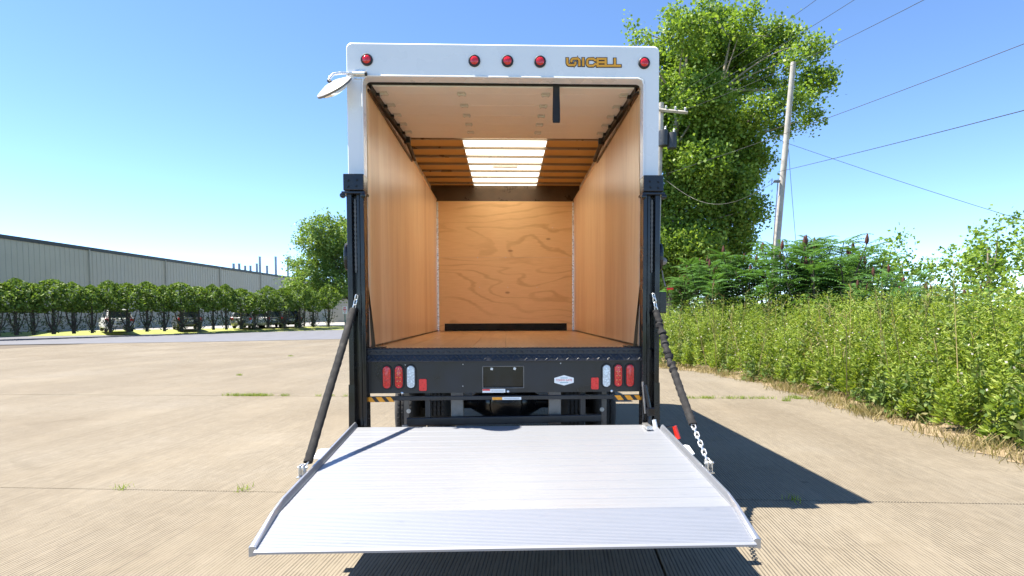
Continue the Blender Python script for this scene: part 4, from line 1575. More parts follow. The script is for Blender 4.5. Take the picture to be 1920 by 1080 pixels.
# sumac: arching pinnate leaves on bare stems
def pinnate(base, direction, length, rng_, pairs=10):
    d_ = np.array(direction)
    d_ /= np.linalg.norm(d_)
    side = np.cross(d_, (0, 0, 1.0))
    side /= np.linalg.norm(side) + 1e-9
    up_ = np.cross(side, d_)
    quads = []
    pos = np.array(base)
    for i in range(pairs):
        f_ = (i + 1) / pairs
        droop = -0.75 * f_ ** 1.6
        dd = d_ + np.array((0, 0, droop))
        dd /= np.linalg.norm(dd)
        pos = pos + dd * length / pairs
        ll = length * (0.30 - 0.17 * abs(f_ - 0.45) * 1.6)
        for sgn in (-1, 1):
            o_ = side * sgn * 0.9 + dd * 0.35 + up_ * (-0.22)
            o_ /= np.linalg.norm(o_)
            wv_ = dd * length * 0.042
            quads.append([pos, pos + o_ * ll * 0.45 + wv_, pos + o_ * ll, pos + o_ * ll * 0.45 - wv_])
    return quads


def make_sumac(seed, h, spread, leaves):
    rg = np.random.default_rng(seed)
    q = []
    tips = []
    stems = []
    ns = 10
    for s_ in range(ns):
        an = rg.uniform(0, 2 * np.pi)
        rr_ = spread * rg.uniform(0.15, 1.0)
        tip = np.array((math.cos(an) * rr_, math.sin(an) * rr_, h * rg.uniform(0.62, 1.0)))
        stems.append((np.array((tip[0] * 0.25, tip[1] * 0.25, 0)), tip))
        tips.append(tip)
        for k in range(leaves // ns):
            lv = rg.random() ** 1.8
            b_ = tip - np.array((tip[0] * 0.5, tip[1] * 0.5, h * 0.72)) * lv
            a2 = rg.uniform(0, 2 * np.pi)
            q += pinnate(b_, (math.cos(a2), math.sin(a2), rg.uniform(0.15, 0.8)), rg.uniform(0.45, 0.7), rg)
    return np.array(q).reshape(-1, 3), stems, tips


sumac_src = []
for k in range(4):
    v, stems, tips = make_sumac(40 + k, 3.0, 1.2, 300)
    sumac_src.append((v, stems, tips))
spots = [(0.9, 4.6, 0.95), (1.4, 4.2, 0.98), (1.95, 4.3, 1.0), (1.15, 5.6, 1.05), (1.75, 5.2, 1.04), (2.15, 6.6, 1.17), (2.65, 4.6, 1.12), (3.05, 5.9, 1.22), (3.45, 4.5, 1.14), (3.8, 6.0, 1.18),
         (4.25, 4.9, 1.02), (4.7, 5.8, 1.0), (5.2, 4.8, 0.95), (5.7, 5.6, 1.0), (6.3, 4.8, 1.05), (6.9, 5.6, 1.0), (7.5, 5.0, 1.0), (2.4, 8.4, 1.2), (3.3, 8.6, 1.2), (4.4, 8.3, 1.05)]
protos = {}
sumac_labels = 'dark green staghorn sumac shrub with feathery leaves and dark red fruit behind the weeds'
for i, (u, wdep, sc_) in enumerate(spots):
    p = edge_at(u) + NRM * wdep
    sc_ *= 1.13 if u < 2.9 else 1.0 if u < 3.7 else 0.86 if u < 4.4 else 0.70 if u < 6 else 0.62
    k = i % 4
    if k not in protos:
        v, stems, tips = sumac_src[k]
        t_ = thing('sumac_shrub', sumac_labels, 'shrub', (0, 0, 0), 0, 'sumac shrubs behind the weeds')
        np_mesh('foliage', v, 4, M['sumac'], t_)
        mb = MB()
        for b_, tp in stems:
            mid = (b_ + tp) / 2 + np.array((0, 0, 0.25))
            mb.tube([b_, mid, tp], [0.03, 0.022, 0.012], 6)
        mb.build('stems', M['bark_dark'], t_, smooth=True)
        for q, tp in enumerate(tips[:6]):
            tp = Vector(tp)
            MB().lathe(tp + Vector((0, 0, 0.02)), (0.06 * (q % 3 - 1), 0.05, 1), [(-0.02, 0.02), (0.05, 0.045), (0.12, 0.04), (0.2, 0.02), (0.24, 0.004)], 8).build('fruit_cone', M['cone_red'], t_, smooth=True)
        protos[k] = t_
        o = t_
    else:
        o = copy_tree(protos[k])
    o.location = (p.x, p.y, 0.04)
    o.rotation_euler = (0, 0, i * 1.3)
    o['label'], o['group'] = (('feathery sumac shrub under the cottonwood beside the right lift post', 'sumac under the cottonwood') if u < 2.0 else
                              ('tall feathery sumac shrub with red fruit between cottonwood and leaning pole', 'sumac between tree and pole') if u < 3.4 else
                              ('feathery sumac shrub around the foot of the leaning pole', 'sumac at the leaning pole') if u < 4.5 else
                              ('low feathery sumac shrub deep in the weeds beyond the leaning pole', 'low sumac beyond the pole'))
    o.scale = (sc_, sc_, sc_)


def limb(mb_, a_, b_, ra, rb, rs_, bend=0.08, n_=8, seg=6):
    a_, b_ = Vector(a_), Vector(b_)
    L_ = (b_ - a_).length
    pts_, rad = [], []
    off = Vector((rs_.uniform(-1, 1), rs_.uniform(-1, 1), rs_.uniform(0, 1))) * L_ * bend
    for i in range(seg + 1):
        t = i / seg
        pts_.append(a_.lerp(b_, t) + off * math.sin(math.pi * t))
        rad.append(ra + (rb - ra) * t)
    mb_.tube(pts_, rad, n_)
    return pts_


def crown_leaves(rng_, clumps, leaf, per_m3, updir=0.5, twig=0.16, asp=0.75):
    """clumps: (centre, (rx,ry,rz)). leaves gather in twig-sized sub-clusters"""
    C, Sz = [], []
    for (c, r) in clumps:
        vol = r[0] * r[1] * r[2] * 4.19
        nt_ = max(6, int(vol * per_m3 / 14))
        d_ = rng_.normal(size=(nt_, 3))
        d_ /= np.linalg.norm(d_, axis=1, keepdims=True)
        rr_ = rng_.uniform(0.25, 1.0, nt_) ** 0.45
        cen = np.array(c) + d_ * rr_[:, None] * np.array(r) * rng_.uniform(0.85, 1.12, (nt_, 1))
        for q in cen:
            m_ = rng_.integers(8, 22)
            C.append(q + rng_.normal(0, 1, (m_, 3)) * twig * rng_.uniform(0.6, 1.6))
            Sz.append(leaf * rng_.uniform(0.6, 1.25, m_))
    C = np.concatenate(C)
    Sz = np.concatenate(Sz)
    return leaf_quads(C, Sz, rng_, asp, updir)


# big cottonwood behind the sumac
YC = 27.5
rs = random.Random(21)
ct = thing('cottonwood_tree', 'tall full cottonwood tree with pale grey trunks behind the truck', 'tree')
k_ = F / (YC + 4.58)
cl_px = [(1250, 505, 40), (1295, 515, 42), (1335, 505, 36), (1265, 545, 40), (1225, 540, 40), (1290, 60, 44), (1262, 30, 26), (1345, 45, 42), (1390, 50, 34), (1425, 85, 30), (1445, 60, 24), (1410, 20, 22), (1330, 10, 26), (1425, 150, 32), (1430, 205, 30), (1405, 395, 30), (1370, 395, 36), (1375, 430, 34), (1345, 500, 36), (1240, 95, 34), (1285, 120, 52), (1345, 110, 55), (1395, 105, 36),
         (1265, 175, 46), (1320, 190, 58), (1375, 175, 44), (1295, 245, 56), (1350, 250, 52), (1395, 240, 40), (1260, 230, 40),
         (1320, 310, 60), (1375, 300, 55), (1415, 290, 30), (1270, 300, 42), (1300, 365, 50), (1350, 350, 52), (1395, 345, 36), (1260, 365, 34),
         (1275, 430, 46), (1325, 420, 50), (1300, 470, 50), (1350, 465, 40), (1260, 480, 36), (1392, 445, 26), (1385, 470, 26),
         (1440, 110, 28), (1475, 70, 32), (1490, 110, 30), (1460, 170, 30), (1490, 190, 26), (1450, 240, 26), (1485, 240, 22), (1190, 78, 16), (1183, 55, 14), (1215, 70, 12),
         (1225, 130, 30), (1220, 200, 34), (1215, 290, 40), (1210, 380, 40), (1215, 460, 44), (1530, 150, 34), (1525, 90, 30), (1520, 220, 24), (1435, 55, 14), (1440, 300, 14)]
clumps = []
for x, y, r_ in cl_px:
    yy = YC + rs.uniform(-2.2, 2.2)
    c = P(x, y, yy)
    rm = r_ / k_
    f_ = rs.uniform(0.74, 1.06)
    clumps.append((c, (rm * f_ * 1.05, rm * f_, rm * f_ * 0.85)))
rng = np.random.default_rng(3)
v = crown_leaves(rng, clumps, 0.195, 430, 0.45, 0.22)
np_mesh('crown', v, 4, M['cottonwood'], ct)
mb = MB()
base = P(1236, 590, YC)
base.z = -0.05
t1 = P(1262, 282, YC)
tp = [base, P(1240, 470, YC), P(1248, 400, YC), P(1256, 330, YC), t1, P(1275, 190, YC), P(1290, 90, YC)]
mb.tube(tp, [0.42, 0.32, 0.27, 0.24, 0.2, 0.15, 0.06], 10)
t2 = [base + Vector((0.3, 0.2, 0)), P(1257, 450, YC - 0.6), P(1268, 410, YC - 0.6), P(1282, 374, YC - 0.6), P(1325, 280, YC), P(1350, 170, YC), P(1370, 70, YC)]
mb.tube(t2, [0.34, 0.26, 0.22, 0.18, 0.15, 0.10, 0.04], 10)
trunk = mb.build('trunk', M['bark'], ct, smooth=True)
for i, (c, r) in enumerate(clumps):
    src = tp if c.x < P(1320, 200, YC).x else t2
    q = [Vector(s_) for s_ in src if s_.z < c.z - 0.3] or [Vector(src[0])]
    a_ = q[-1]
    mb = MB()
    limb(mb, a_, c, 0.05 if i % 3 else 0.075, 0.015, rs, 0.10, 6, 5)
    mb.build('limb', M['bark'], trunk, smooth=True)


# utility poles and lines
def utility_pole(label, top, foot, r_top=0.11, r_bot=0.16):
    t_ = thing('utility_pole', label, 'utility pole', foot)
    f = Vector(foot)
    o_ = MB().tube([(0, 0, -0.3), (Vector(top) - f) * 0.5, Vector(top) - f], [r_bot, (r_top + r_bot) / 2, r_top], 12).build('pole', M['pole'], t_, smooth=True)
    return t_, o_


Y2 = 19.6
top2 = P(1487.5, 117, Y2)
lo2 = P(1452, 505, Y2)
slope = (top2 - lo2) / (top2.z - lo2.z)
foot2 = lo2 - slope * lo2.z
up2, po2 = utility_pole('leaning bare weathered wooden pole without crossarm rising from the sumac', top2, foot2, 0.105, 0.15)
f2 = Vector(foot2)
a_ = P(1446, 505, Y2 - 0.1) - f2
b_ = P(1459, 335, Y2 - 0.1) - f2
MB().tube([a_, b_], 0.02, 6).build('conduit', M['steel'], up2, smooth=True)
c = P(1453, 340, Y2 - 0.12) - f2
MB().tube([c + Vector((-0.28, 0, -0.05)), c + Vector((-0.12, 0, 0.12)), c + Vector((-0.14, 0, -0.16)), c + Vector((0.0, 0, 0.05))], 0.018, 6).build('cable_loop', M['wire'], up2, smooth=True)
MB().box(c.x - 0.02, c.x + 0.22, c.y - 0.03, c.y + 0.1, c.z - 0.04, c.z + 0.05).build('clamp', M['steel'], up2)

Y1 = 24.5
top1 = P(1240, 193, Y1)
foot1 = Vector((top1.x - 0.3, Y1, 0))
up1, po1 = utility_pole('wooden pole with crossarm and dark transformers behind the right post', top1, foot1, 0.13, 0.18)
f1 = foot1
ca = P(1226, 205, Y1 - 0.2) - f1
cb = P(1289, 211, Y1 - 0.2) - f1
arm_ = MB().tube([ca, cb], 0.085, 4).build('crossarm', M['pole'], up1)
for q in (0.08, 0.36, 0.64, 0.93):
    c = ca.lerp(cb, q)
    MB().lathe(c + Vector((0, 0, 0.07)), (0, 0, 1), [(0, 0.03), (0.05, 0.055), (0.09, 0.05), (0.12, 0.065), (0.17, 0.03)], 10).build('insulator', M['insulator'], arm_, smooth=True)
for px, py in ((1244, 258), (1260, 263)):
    c = P(px, py, Y1 - 0.45) - f1
    tr_ = MB().lathe(c, (0, 0, 1), [(-0.42, 0.20), (-0.40, 0.235), (0.28, 0.235), (0.34, 0.22), (0.38, 0.1)], 20).build('transformer', M['transformer'], up1, smooth=True)
    MB().lathe(c + Vector((0.08, -0.02, 0.36)), (0.1, 0, 1), [(0, 0.035), (0.05, 0.06), (0.1, 0.04), (0.14, 0.055), (0.2, 0.02)], 10).build('bushing', M['insulator'], tr_, smooth=True)
    MB().box(c.x - 0.06, c.x + 0.06, c.y + 0.2, c.y + 0.45, c.z - 0.1, c.z + 0.1).build('hanger', M['steel'], tr_)

f3 = Vector((12.6, 2.0, 0))
up3, po3 = utility_pole('wooden pole carrying the line ahead beyond the right edge', f3 + Vector((0, 0, 12.2)), f3, 0.12, 0.17)
ends = [(P(1236, 200, Y1 - 0.2), P(1500, 6, 13.0)), (P(1252, 205, Y1 - 0.2), P(1500, 48, 13.2)), (P(1284, 206, Y1 - 0.2), P(1500, 100, 13.4))]
names = ['topmost thin black power line slanting across the cottonwood', 'middle thin black power line slanting across the cottonwood', 'lower thin black power line slanting past the pole top']
for (a_, b_), lb_ in zip(ends, names):
    far_ = a_ + (b_ - a_) * 1.9
    pts_ = []
    for i in range(25):
        t = i / 24
        q = a_.lerp(far_, t)
        q.z -= 0.25 * math.sin(math.pi * t)
        pts_.append(q)
    o = MB().tube(pts_, 0.0075, 5).build('power_line', M['wire'], smooth=True)
    tag(o, lb_, 'power line')
low = [((1252, 325, Y1 - 0.2), (1500, 232, 15.0), 'low telephone cable rising rightwards in front of the cottonwood'),
       ((1245, 335, Y1), (1453, 341, Y2 - 0.1), 'slack telephone cable clamped to the leaning pole'),
       ((1460, 322, Y2), (1520, 305, 16.0), 'service wire leaving the leaning pole towards the right'),
       ((1466, 265, Y2), (1540, 288, 19.0), 'upper service wire leaving the leaning pole top'),
       ((1478, 275, Y2), (1497, 505, Y2 + 1.0), 'steep guy wire hanging beside the leaning pole')]
for a_, b_, lb_ in low:
    a_, b_ = P(*a_), P(*b_)
    ext = 1.0 if 'slack' in lb_ or 'steep' in lb_ else 2.2 if 'rising' in lb_ else 9.0
    b_ = a_ + (b_ - a_) * ext
    sag = 1.1 if 'slack' in lb_ else 0.15
    pts_ = []
    for i in range(17):
        t = i / 16
        q = a_.lerp(b_, t)
        q.z -= sag * math.sin(math.pi * t)
        pts_.append(q)
    o = MB().tube(pts_, 0.009, 5).build('service_cable', M['wire'], smooth=True)
    tag(o, lb_, 'cable')

# trees further right, beyond the photo's edge, closing the view behind the weeds
rng = np.random.default_rng(19)
for i, (px, py, Yt, hh, rr_) in enumerate(((1690, 600, 46, 8.5, 3.6), (1850, 600, 40, 9.5, 4.2), (1580, 600, 62, 8.0, 4.0), (2010, 600, 44, 10, 4.5))):
    p = P(px, py, Yt)
    t_ = thing('broadleaf_tree', ['small round broadleaf tree behind the weeds', 'larger spreading broadleaf tree behind the weeds',
                                   'distant low broadleaf tree beyond the leaning pole', 'tall broadleaf tree at the end of the weed bank'][i], 'tree', (p.x, p.y, 0))
    cl = []
    rs = random.Random(i)
    for q in range(11):
        an = rs.uniform(0, 6.28)
        r2 = rr_ * rs.uniform(0.1, 0.75)
        cl.append((Vector((math.cos(an) * r2, math.sin(an) * r2, hh * rs.uniform(0.38, 0.86))), (rr_ * 0.42, rr_ * 0.42, rr_ * 0.34)))
    np_mesh('crown', crown_leaves(rng, cl, 0.34, 14, 0.4, 0.3), 4, M['cottonwood'], t_)
    mb = MB().tube([(0, 0, -0.2), (0.1, 0, hh * 0.3), (0.0, 0.1, hh * 0.7)], [0.25, 0.18, 0.06], 8)
    for c, r in cl:
        limb(mb, (0.05, 0, hh * 0.3), c, 0.07, 0.02, rs, 0.08, 5, 4)
    mb.build('trunk', M['bark'], t_, smooth=True)

# ================================================================== LEFT SIDE: building, hedge, cars
# beige industrial building, wall receding to the right
WA = P(-60, 500, 36)
bx0, by0 = -39.3, 24.0
bx1, by1 = -33.2, 118.0
BH = 7.55
bd = thing('warehouse', 'long beige ribbed metal warehouse with dark roof edge and exhaust stacks', 'building', (bx0, by0, 0))
dirw = Vector((bx1 - bx0, by1 - by0, 0))
Lw = dirw.length
dirw.normalize()
nw = Vector((dirw.y, -dirw.x, 0))
prof = []
sx_ = 0.0
while sx_ < Lw:
    prof += [(sx_, 0.0), (sx_ + 0.40, 0.0), (sx_ + 0.425, 0.035), (sx_ + 0.475, 0.035)]
    sx_ += 0.5
mb = MB()
n = len(prof)
vs = []
for z in (0.1, BH):
    for s_, h_ in prof:
        q = dirw * s_ + nw * h_
        vs.append((q.x, q.y, z))
mb.add(vs, [(i, i + 1, n + i + 1, n + i) for i in range(n - 1)])
mb.build('wall', M['siding'], bd)
q = dirw * Lw
bk = -nw * 60
mb = MB()
mb.add([(0, 0, 0), (bk.x, bk.y, 0), (bk.x, bk.y, BH), (0, 0, BH)], [(0, 1, 2, 3)])
mb.add([(q.x, q.y, 0), (q.x + bk.x, q.y + bk.y, 0), (q.x + bk.x, q.y + bk.y, BH), (q.x, q.y, BH)], [(0, 1, 2, 3)])
mb.build('end_wall', M['siding'], bd)
mb = MB()
r_ = bk * 1.0
mb.add([(0, 0, BH + 0.05), (q.x, q.y, BH + 0.05), (q.x + r_.x, q.y + r_.y, BH + 0.4), (r_.x, r_.y, BH + 0.4)], [(0, 1, 2, 3)])
roof = mb.build('roof', M['fascia'], bd)
mb = MB()
a0, a1 = nw * 0.10 - dirw * 0.1, nw * 0.10 + q
mb.add([(a0.x, a0.y, BH - 0.18), (a1.x, a1.y, BH - 0.18), (a1.x, a1.y, BH + 0.12), (a0.x, a0.y, BH + 0.12),
        (0, 0, BH - 0.18), (q.x, q.y, BH - 0.18), (q.x, q.y, BH + 0.12), (0, 0, BH + 0.12)],
       [(0, 1, 2, 3), (0, 4, 5, 1), (3, 2, 6, 7)])
mb.build('eaves_trim', M['fascia'], bd)


for k in range(9):
    q_ = dirw * (4 + k * 10.5) + nw * 0.1
    MB().tube([(q_.x, q_.y, 0.2), (q_.x, q_.y, BH - 0.1)], 0.06, 6).build('downspout', M['siding'], bd, smooth=True)


def on_wall(px, back=1.2):
    # where the pixel column meets the wall line, set back from the edge
    d_ = ray(px, 520)
    A = Vector((bx0, by0, 0)) - nw * back
    # CAM.xy + t d = A + s dirw
    den = d_.x * dirw.y - d_.y * dirw.x
    t = ((A.x - CAM.x) * dirw.y - (A.y - CAM.y) * dirw.x) / den
    return CAM + d_ * t


for px, ytop, wpx in ((438.5, 494, 4.6), (449, 494, 4.6), (460, 498, 4.2), (470, 498, 4.2), (482, 494, 4.2), (487.8, 481, 4.2), (501, 498, 4.2), (517.5, 481, 4.2), (540, 482, 3.6)):
    c = on_wall(px)
    dist = c.y - CAM.y
    zt = P(px, ytop, c.y).z
    rr_ = wpx / 2 * dist / F
    MB().lathe((c.x - bx0, c.y - by0, BH), (0, 0, 1), [(0, rr_), (zt - BH - 0.05, rr_), (zt - BH - 0.05, rr_ * 1.08), (zt - BH, rr_ * 1.08), (zt - BH, rr_ * 0.8)], 12).build('exhaust_stack', M['stack'], roof, smooth=True)


# hedge line: arborvitae standing in a row between verge and parking lot
def hedge_pt(px):
    # line through (420 -> d 50) and (640 -> d 62) on the raised lot
    A = Vector((CAM.x + (420 - 950) / F * 50, CAM.y + 50, 0))
    B = Vector((CAM.x + (640 - 950) / F * 62, CAM.y + 62, 0))
    dr = B - A
    d_ = ray(px, 600)
    den = d_.x * dr.y - d_.y * dr.x
    t = ((A.x - CAM.x) * dr.y - (A.y - CAM.y) * dr.x) / den
    q_ = CAM + d_ * t
    return Vector((q_.x, q_.y, 0.28))


hdir = (hedge_pt(640) - hedge_pt(420)).normalized()
hback = Vector((-hdir.y, hdir.x, 0))


def thuja_mesh(seed):
    rg = np.random.default_rng(seed)
    # crown: rounded cone, size normalised to height 1 (crown from 0.42 to 1)
    n_ = 1700
    t = rg.random(n_)
    prof_ = 0.30 * np.sin(np.pi * np.clip(0.10 + 0.05 * (seed % 3) + (0.90 - 0.05 * (seed % 3)) * t, 0, 1)) ** (0.55 + 0.12 * (seed % 4))
    an = rg.uniform(0, 2 * np.pi, n_)
    lump = 1 + 0.22 * np.sin(an * 3 + t * 7 + seed) + 0.15 * np.sin(an * 7 - t * 13)
    rr_ = prof_ * lump * rg.uniform(0.55, 1.0, n_) ** 0.5
    c = np.c_[np.cos(an) * rr_, np.sin(an) * rr_, 0.43 + 0.57 * t]
    up_ = leaf_quads(c, rg.uniform(0.035, 0.075, n_), rg, 0.55, -0.4)
    n_ = 210
    t = rg.random(n_)
    an = rg.uniform(0, 2 * np.pi, n_)
    rr_ = (0.04 + 0.15 * np.sin(np.pi * t)) * rg.uniform(0.2, 1.2, n_)
    c = np.c_[np.cos(an) * rr_, np.sin(an) * rr_, 0.02 + 0.42 * t]
    lo_ = leaf_quads(c, rg.uniform(0.03, 0.06, n_), rg, 0.5, -0.4)
    return up_, lo_


thp = []
for s_ in range(6):
    up_, lo_ = thuja_mesh(s_ + 1)
    thp.append((up_, lo_))
hedge = [(-40, 520), (-5, 528), (30, 522), (62, 531), (100, 524), (138, 529), (172, 534), (206, 526), (240, 531), (275, 528), (308, 535), (340, 530), (372, 537),
         (400, 533), (424, 533), (452, 541), (478, 550), (503, 536), (533, 540), (562, 531), (588, 545), (616, 533)]
protos = {}
for i, (px, ytop) in enumerate(hedge):
    p = hedge_pt(px)
    dist = p.y - CAM.y
    h = P(px, ytop, p.y).z - p.z
    k = (i * 5 + i // 4) % 6
    if k not in protos:
        t_ = thing('arborvitae', 'x', 'tree', group='arborvitae row before the parking lot')
        np_mesh('crown', thp[k][0], 4, M['thuja'], t_)
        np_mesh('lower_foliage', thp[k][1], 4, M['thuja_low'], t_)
        mb = MB().tube([(0, 0, 0), (0.01, 0, 0.3), (0, 0, 0.7)], [0.03, 0.022, 0.008], 7)
        for q in range(5):
            an = q * 1.3
            mb.tube([(0, 0, 0.04), (math.cos(an) * 0.08, math.sin(an) * 0.08, 0.22), (math.cos(an) * 0.12, math.sin(an) * 0.12, 0.45)], [0.012, 0.009, 0.005], 5)
        mb.build('trunk', M['bark_dark'], t_)
        protos[k] = t_
        o = t_
    else:
        o = copy_tree(protos[k])
    o.location = p - Vector((0, 0, 0.02))
    o.rotation_euler = (0, 0, i * 2.1)
    ws_ = h * (0.92, 1.15, 1.02, 1.28, 0.98, 1.2, 1.08)[(i * 3) % 7]
    o.scale = (ws_, ws_, h)
    o['label'] = ('small bushy arborvitae with bare lower stems, shortest in the row before the cars' if px == 478 else
                  'round-topped arborvitae beside the white parking sign at the end of the row' if px == 616 else
                  'bushy arborvitae standing in front of the silver car' if px == 424 else
                  'bushy arborvitae standing between the silver car and the white car' if px == 452 else
                  'tall bushy arborvitae beside the grey wagon with roof rails' if px == 503 else
                  'broad bushy arborvitae in front of the black sport utility car' if px == 533 else
                  'tallest bushy arborvitae beside the black sport utility car' if px == 562 else
                  'low bushy arborvitae second from the white parking sign' if px == 588 else
                  'bushy green arborvitae with sparse lower stems in the row before the parked cars')


# parked cars
def make_car(name, label, loc, rz, paint, kind='suv', rack=False):
    t_ = thing(name, label, 'car', loc, rz, None)
    Lc, Wc = 4.6, 0.92
    # profile along y (rear at y=0 facing -y), z
    low = [(0.05, 0.42), (0.0, 0.62), (0.04, 0.98), (0.12, 1.02), (3.2, 1.0), (4.3, 0.90), (4.58, 0.72), (4.6, 0.42), (4.2, 0.26), (0.35, 0.26)]
    body = MB().prism(low, 'x', -Wc, Wc).build('body', paint, t_, bevel=0.07)
    # greenhouse with tumblehome
    g0, g1, r0_, r1_ = 0.10, 3.35, 0.42, 2.55
    zt_ = 1.70
    vs_ = [(-0.87, g0, 1.0), (0.87, g0, 1.0), (0.87, g1, 1.0), (-0.87, g1, 1.0), (-0.66, r0_, zt_), (0.66, r0_, zt_), (0.66, r1_, zt_), (-0.66, r1_, zt_)]
    MB().add(vs_, [(0, 3, 2, 1), (4, 5, 6, 7), (0, 1, 5, 4), (1, 2, 6, 5), (2, 3, 7, 6), (3, 0, 4, 7)]).build('cabin', paint, t_, bevel=0.06)

    def face_win(nm, A, B, C, D, off):
        A, B, C, D = map(Vector, (A, B, C, D))
        nn = (B - A).cross(D - A).normalized()
        ctr = (A + B + C + D) / 4
        mid_ = Vector((0, 1.6, 1.3))
        if nn.dot(ctr - mid_) < 0:
            nn = -nn
        o_ = [q_ + nn * off for q_ in (A, B, C, D)]
        i_ = [q_ - nn * 0.03 for q_ in (A, B, C, D)]
        MB().add(o_ + i_, [(0, 1, 2, 3), (7, 6, 5, 4), (0, 4, 5, 1), (1, 5, 6, 2), (2, 6, 7, 3), (3, 7, 4, 0)]).build(nm, M['glass'], t_)

    def lerp4(u, v_, q4):
        A, B, C, D = map(Vector, q4)
        return A.lerp(B, u).lerp(D.lerp(C, u), v_)
    rear = (vs_[0], vs_[1], vs_[5], vs_[4])
    face_win('rear_window', lerp4(.08, .14, rear), lerp4(.92, .14, rear), lerp4(.90, .86, rear), lerp4(.10, .86, rear), 0.012)
    frontq = (vs_[3], vs_[2], vs_[6], vs_[7])
    face_win('windshield', lerp4(.06, .08, frontq), lerp4(.94, .08, frontq), lerp4(.92, .9, frontq), lerp4(.08, .9, frontq), 0.012)
    for sd in ((vs_[1], vs_[2], vs_[6], vs_[5]), (vs_[0], vs_[3], vs_[7], vs_[4])):
        for a_2, b_2 in ((0.10, 0.36), (0.39, 0.64), (0.67, 0.90)):
            face_win('side_window', lerp4(a_2, .12, sd), lerp4(b_2, .12, sd), lerp4(b_2 if b_2 < .85 else .86, .86, sd), lerp4(a_2 if a_2 > .12 else .14, .86, sd), 0.012)
    for sx in (-1, 1):
        MB().box(sx * 0.78 - 0.13, sx * 0.78 + 0.13, -0.03, 0.10, 0.78, 1.0).build('tail_light', M['red_lens'], t_, bevel=0.03)
        for yw in (0.85, 3.75):
            wh = MB().lathe((sx * 0.80 - 0.11, yw, 0.35), (1, 0, 0), [(0, 0.2), (0, 0.30), (0.03, 0.35), (0.19, 0.35), (0.22, 0.30), (0.22, 0.2)], 24).build('wheel', M['tyre'], t_, smooth=True)
            MB().lathe((sx * 0.91 - (0.02 if sx > 0 else -0.02), yw, 0.35), (sx, 0, 0), [(0, 0.22), (0.025, 0.2), (0.03, 0.05)], 16).build('rim', M['zinc'], wh, smooth=True)
    MB().box(-0.86, 0.86, -0.07, 0.06, 0.42, 0.62).build('bumper', paint if kind != 'dark' else M['rubber'], t_, bevel=0.04)
    MB().box(-0.26, 0.26, -0.045, 0.0, 0.68, 0.82).build('licence_plate', M['sticker_white'], t_)
    if rack:
        for sx in (-1, 1):
            MB().tube([(sx * 0.6, 0.6, 1.76), (sx * 0.6, 2.4, 1.76)], 0.02, 6).build('roof_rail', M['zinc'], t_)
    return t_


cars = [(436, M['car_silver'], 'silver sport utility car with round red tail light behind the arborvitae', -16, True, 1.6),
        (468, M['car_white'], 'white car with dark rear window between two arborvitae', 8, False, 2.2),
        (494, M['car_grey'], 'grey wagon with roof rails parked beside the white car', 8, True, 2.4),
        (535, M['car_black'], 'black sport utility car with bright red tail lights seen from behind', 6, True, 1.8),
        (330, M['car_grey'], 'grey car parked alone ahead of the beige warehouse', 5, False, 2.0),
        (190, M['car_white'], 'white car parked furthest down the row by the warehouse', 5, False, 2.0)]
for px, paint, lb_, yaw, rack, backo in cars:
    p = hedge_pt(px) + hback * 0 + Vector((0.0, 1.0, 0)) * backo
    dr_ = ray(px, 600)
    face = math.atan2(-dr_.x, dr_.y)          # turn so the rear faces the viewer's lane
    make_car('parked_car', lb_, (p.x, p.y, 0.28), face + R(yaw), paint, rack=rack)

# honey locust behind the hedge, mostly left of the truck's post
YL = 62
rs = random.Random(8)
lt_ = thing('locust_tree', 'airy honey locust tree with spreading branches left of the truck', 'tree')
kl = F / (YL + 4.58)
cl_px = [(652, 412, 12), (635, 430, 22), (605, 425, 24), (575, 428, 16), (585, 455, 24), (620, 460, 28), (650, 455, 26), (560, 450, 10), (600, 490, 28), (635, 495, 28), (660, 500, 24),
         (570, 500, 20), (548, 495, 11), (542, 488, 7), (580, 525, 24), (615, 525, 24), (648, 535, 22), (555, 530, 16), (600, 550, 20), (575, 550, 16), (630, 555, 14),
         (690, 440, 30), (700, 490, 34), (720, 450, 26), (735, 500, 30), (690, 535, 26), (670, 430, 22)]
clumps = []
for x, y, r_ in cl_px:
    c = P(x, y, YL + rs.uniform(-3, 3))
    rm = r_ / kl
    clumps.append((c, (rm * 1.2, rm * 1.15, rm * 0.85)))
rng = np.random.default_rng(5)
np_mesh('crown', crown_leaves(rng, clumps, 0.30, 95, 0.5, 0.30, 0.6), 4, M['locust'], lt_)
mb = MB()
lb0 = P(668, 609, YL)
lb0.z = 0.2
fork = P(655, 560, YL)
mb.tube([lb0, P(664, 585, YL), fork], [0.32, 0.27, 0.22], 9)
trunk = mb.build('trunk', M['bark_dark'], lt_, smooth=True)
for i, (c, r) in enumerate(clumps):
    mb = MB()
    limb(mb, fork, c, 0.10, 0.02, rs, 0.10, 6, 6)
    mb.build('limb', M['bark_dark'], trunk, smooth=True)
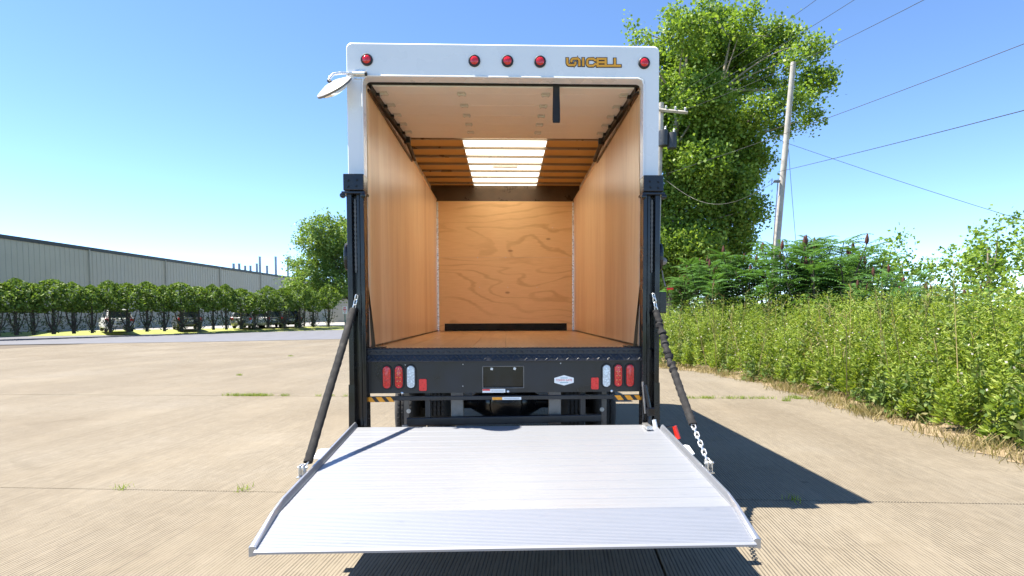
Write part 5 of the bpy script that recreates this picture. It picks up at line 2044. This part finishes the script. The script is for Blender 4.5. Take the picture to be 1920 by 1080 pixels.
# pale olive bush mass in front of the locust
bt = thing('olive_bush', 'pale olive green bush under the honey locust by the warehouse', 'bush')
cl = []
for x, y, r_ in ((545, 535, 14), (555, 550, 16), (575, 560, 16), (560, 570, 14), (590, 575, 14)):
    c = P(x, y, 57)
    cl.append((c, (r_ / 17, r_ / 17, r_ / 19)))
np_mesh('foliage', crown_leaves(rng, cl, 0.22, 22, 0.4, 0.25), 4, M['locust'], bt)
mb = MB()
for x in (553, 570, 585):
    b0 = P(x, 600, 57)
    b0.z = 0.2
    mb.tube([b0, P(x + 3, 560, 57)], [0.09, 0.04], 6)
mb.build('stems', M['bark_dark'], bt)

# parking sign on a green post
sp = hedge_pt(647)
sg = thing('parking_sign', 'small white sign with red print on a green post', 'sign', (sp.x, sp.y, 0.25))
kz = (sp.y - CAM.y) / F
MB().box(-0.05, 0.05, -0.03, 0.03, 0, 1.75).build('post', M['green_post'], sg)
bo = MB().box(-0.24, 0.24, -0.06, -0.035, 1.35, 2.15).build('board', M['sticker_white'], sg, bevel=0.01)
for z0, z1, ww in ((1.98, 2.06, 0.14), (1.78, 1.90, 0.18), (1.62, 1.70, 0.15), (1.44, 1.50, 0.08)):
    MB().box(-ww, ww, -0.066, -0.061, z0, z1).build('print_line', M['red_vinyl'], bo)
# low grey outbuilding beyond the sign
ob = thing('storage_shed', 'low grey shed with shallow roof behind the parking sign', 'building', (P(662, 600, 92).x, 92, 0))
MB().box(-4.2, 9, 0, 8, 0, 4.1).build('wall', M['siding'], ob)
MB().prism([(-4.5, 4.1), (9.3, 4.1), (9.3, 4.3), (2.4, 5.6), (-4.5, 4.3)], 'y', -0.3, 8.3).build('roof', M['fascia'], ob)
# distant tree line closing the horizon
rng = np.random.default_rng(2)
cl = []
for i in range(120):
    x = -190 + i * 3.6
    cl.append((Vector((x, 190 + rng.uniform(-10, 10), rng.uniform(2, 4.5))), (4, 4, rng.uniform(3, 5))))
o = np_mesh('distant_woods', crown_leaves(rng, cl, 1.2, 0.5, 0.3, 1.0), 4, M['cottonwood'])
tag(o, 'low dark green band of distant woods along the horizon', 'woods', kind='stuff')
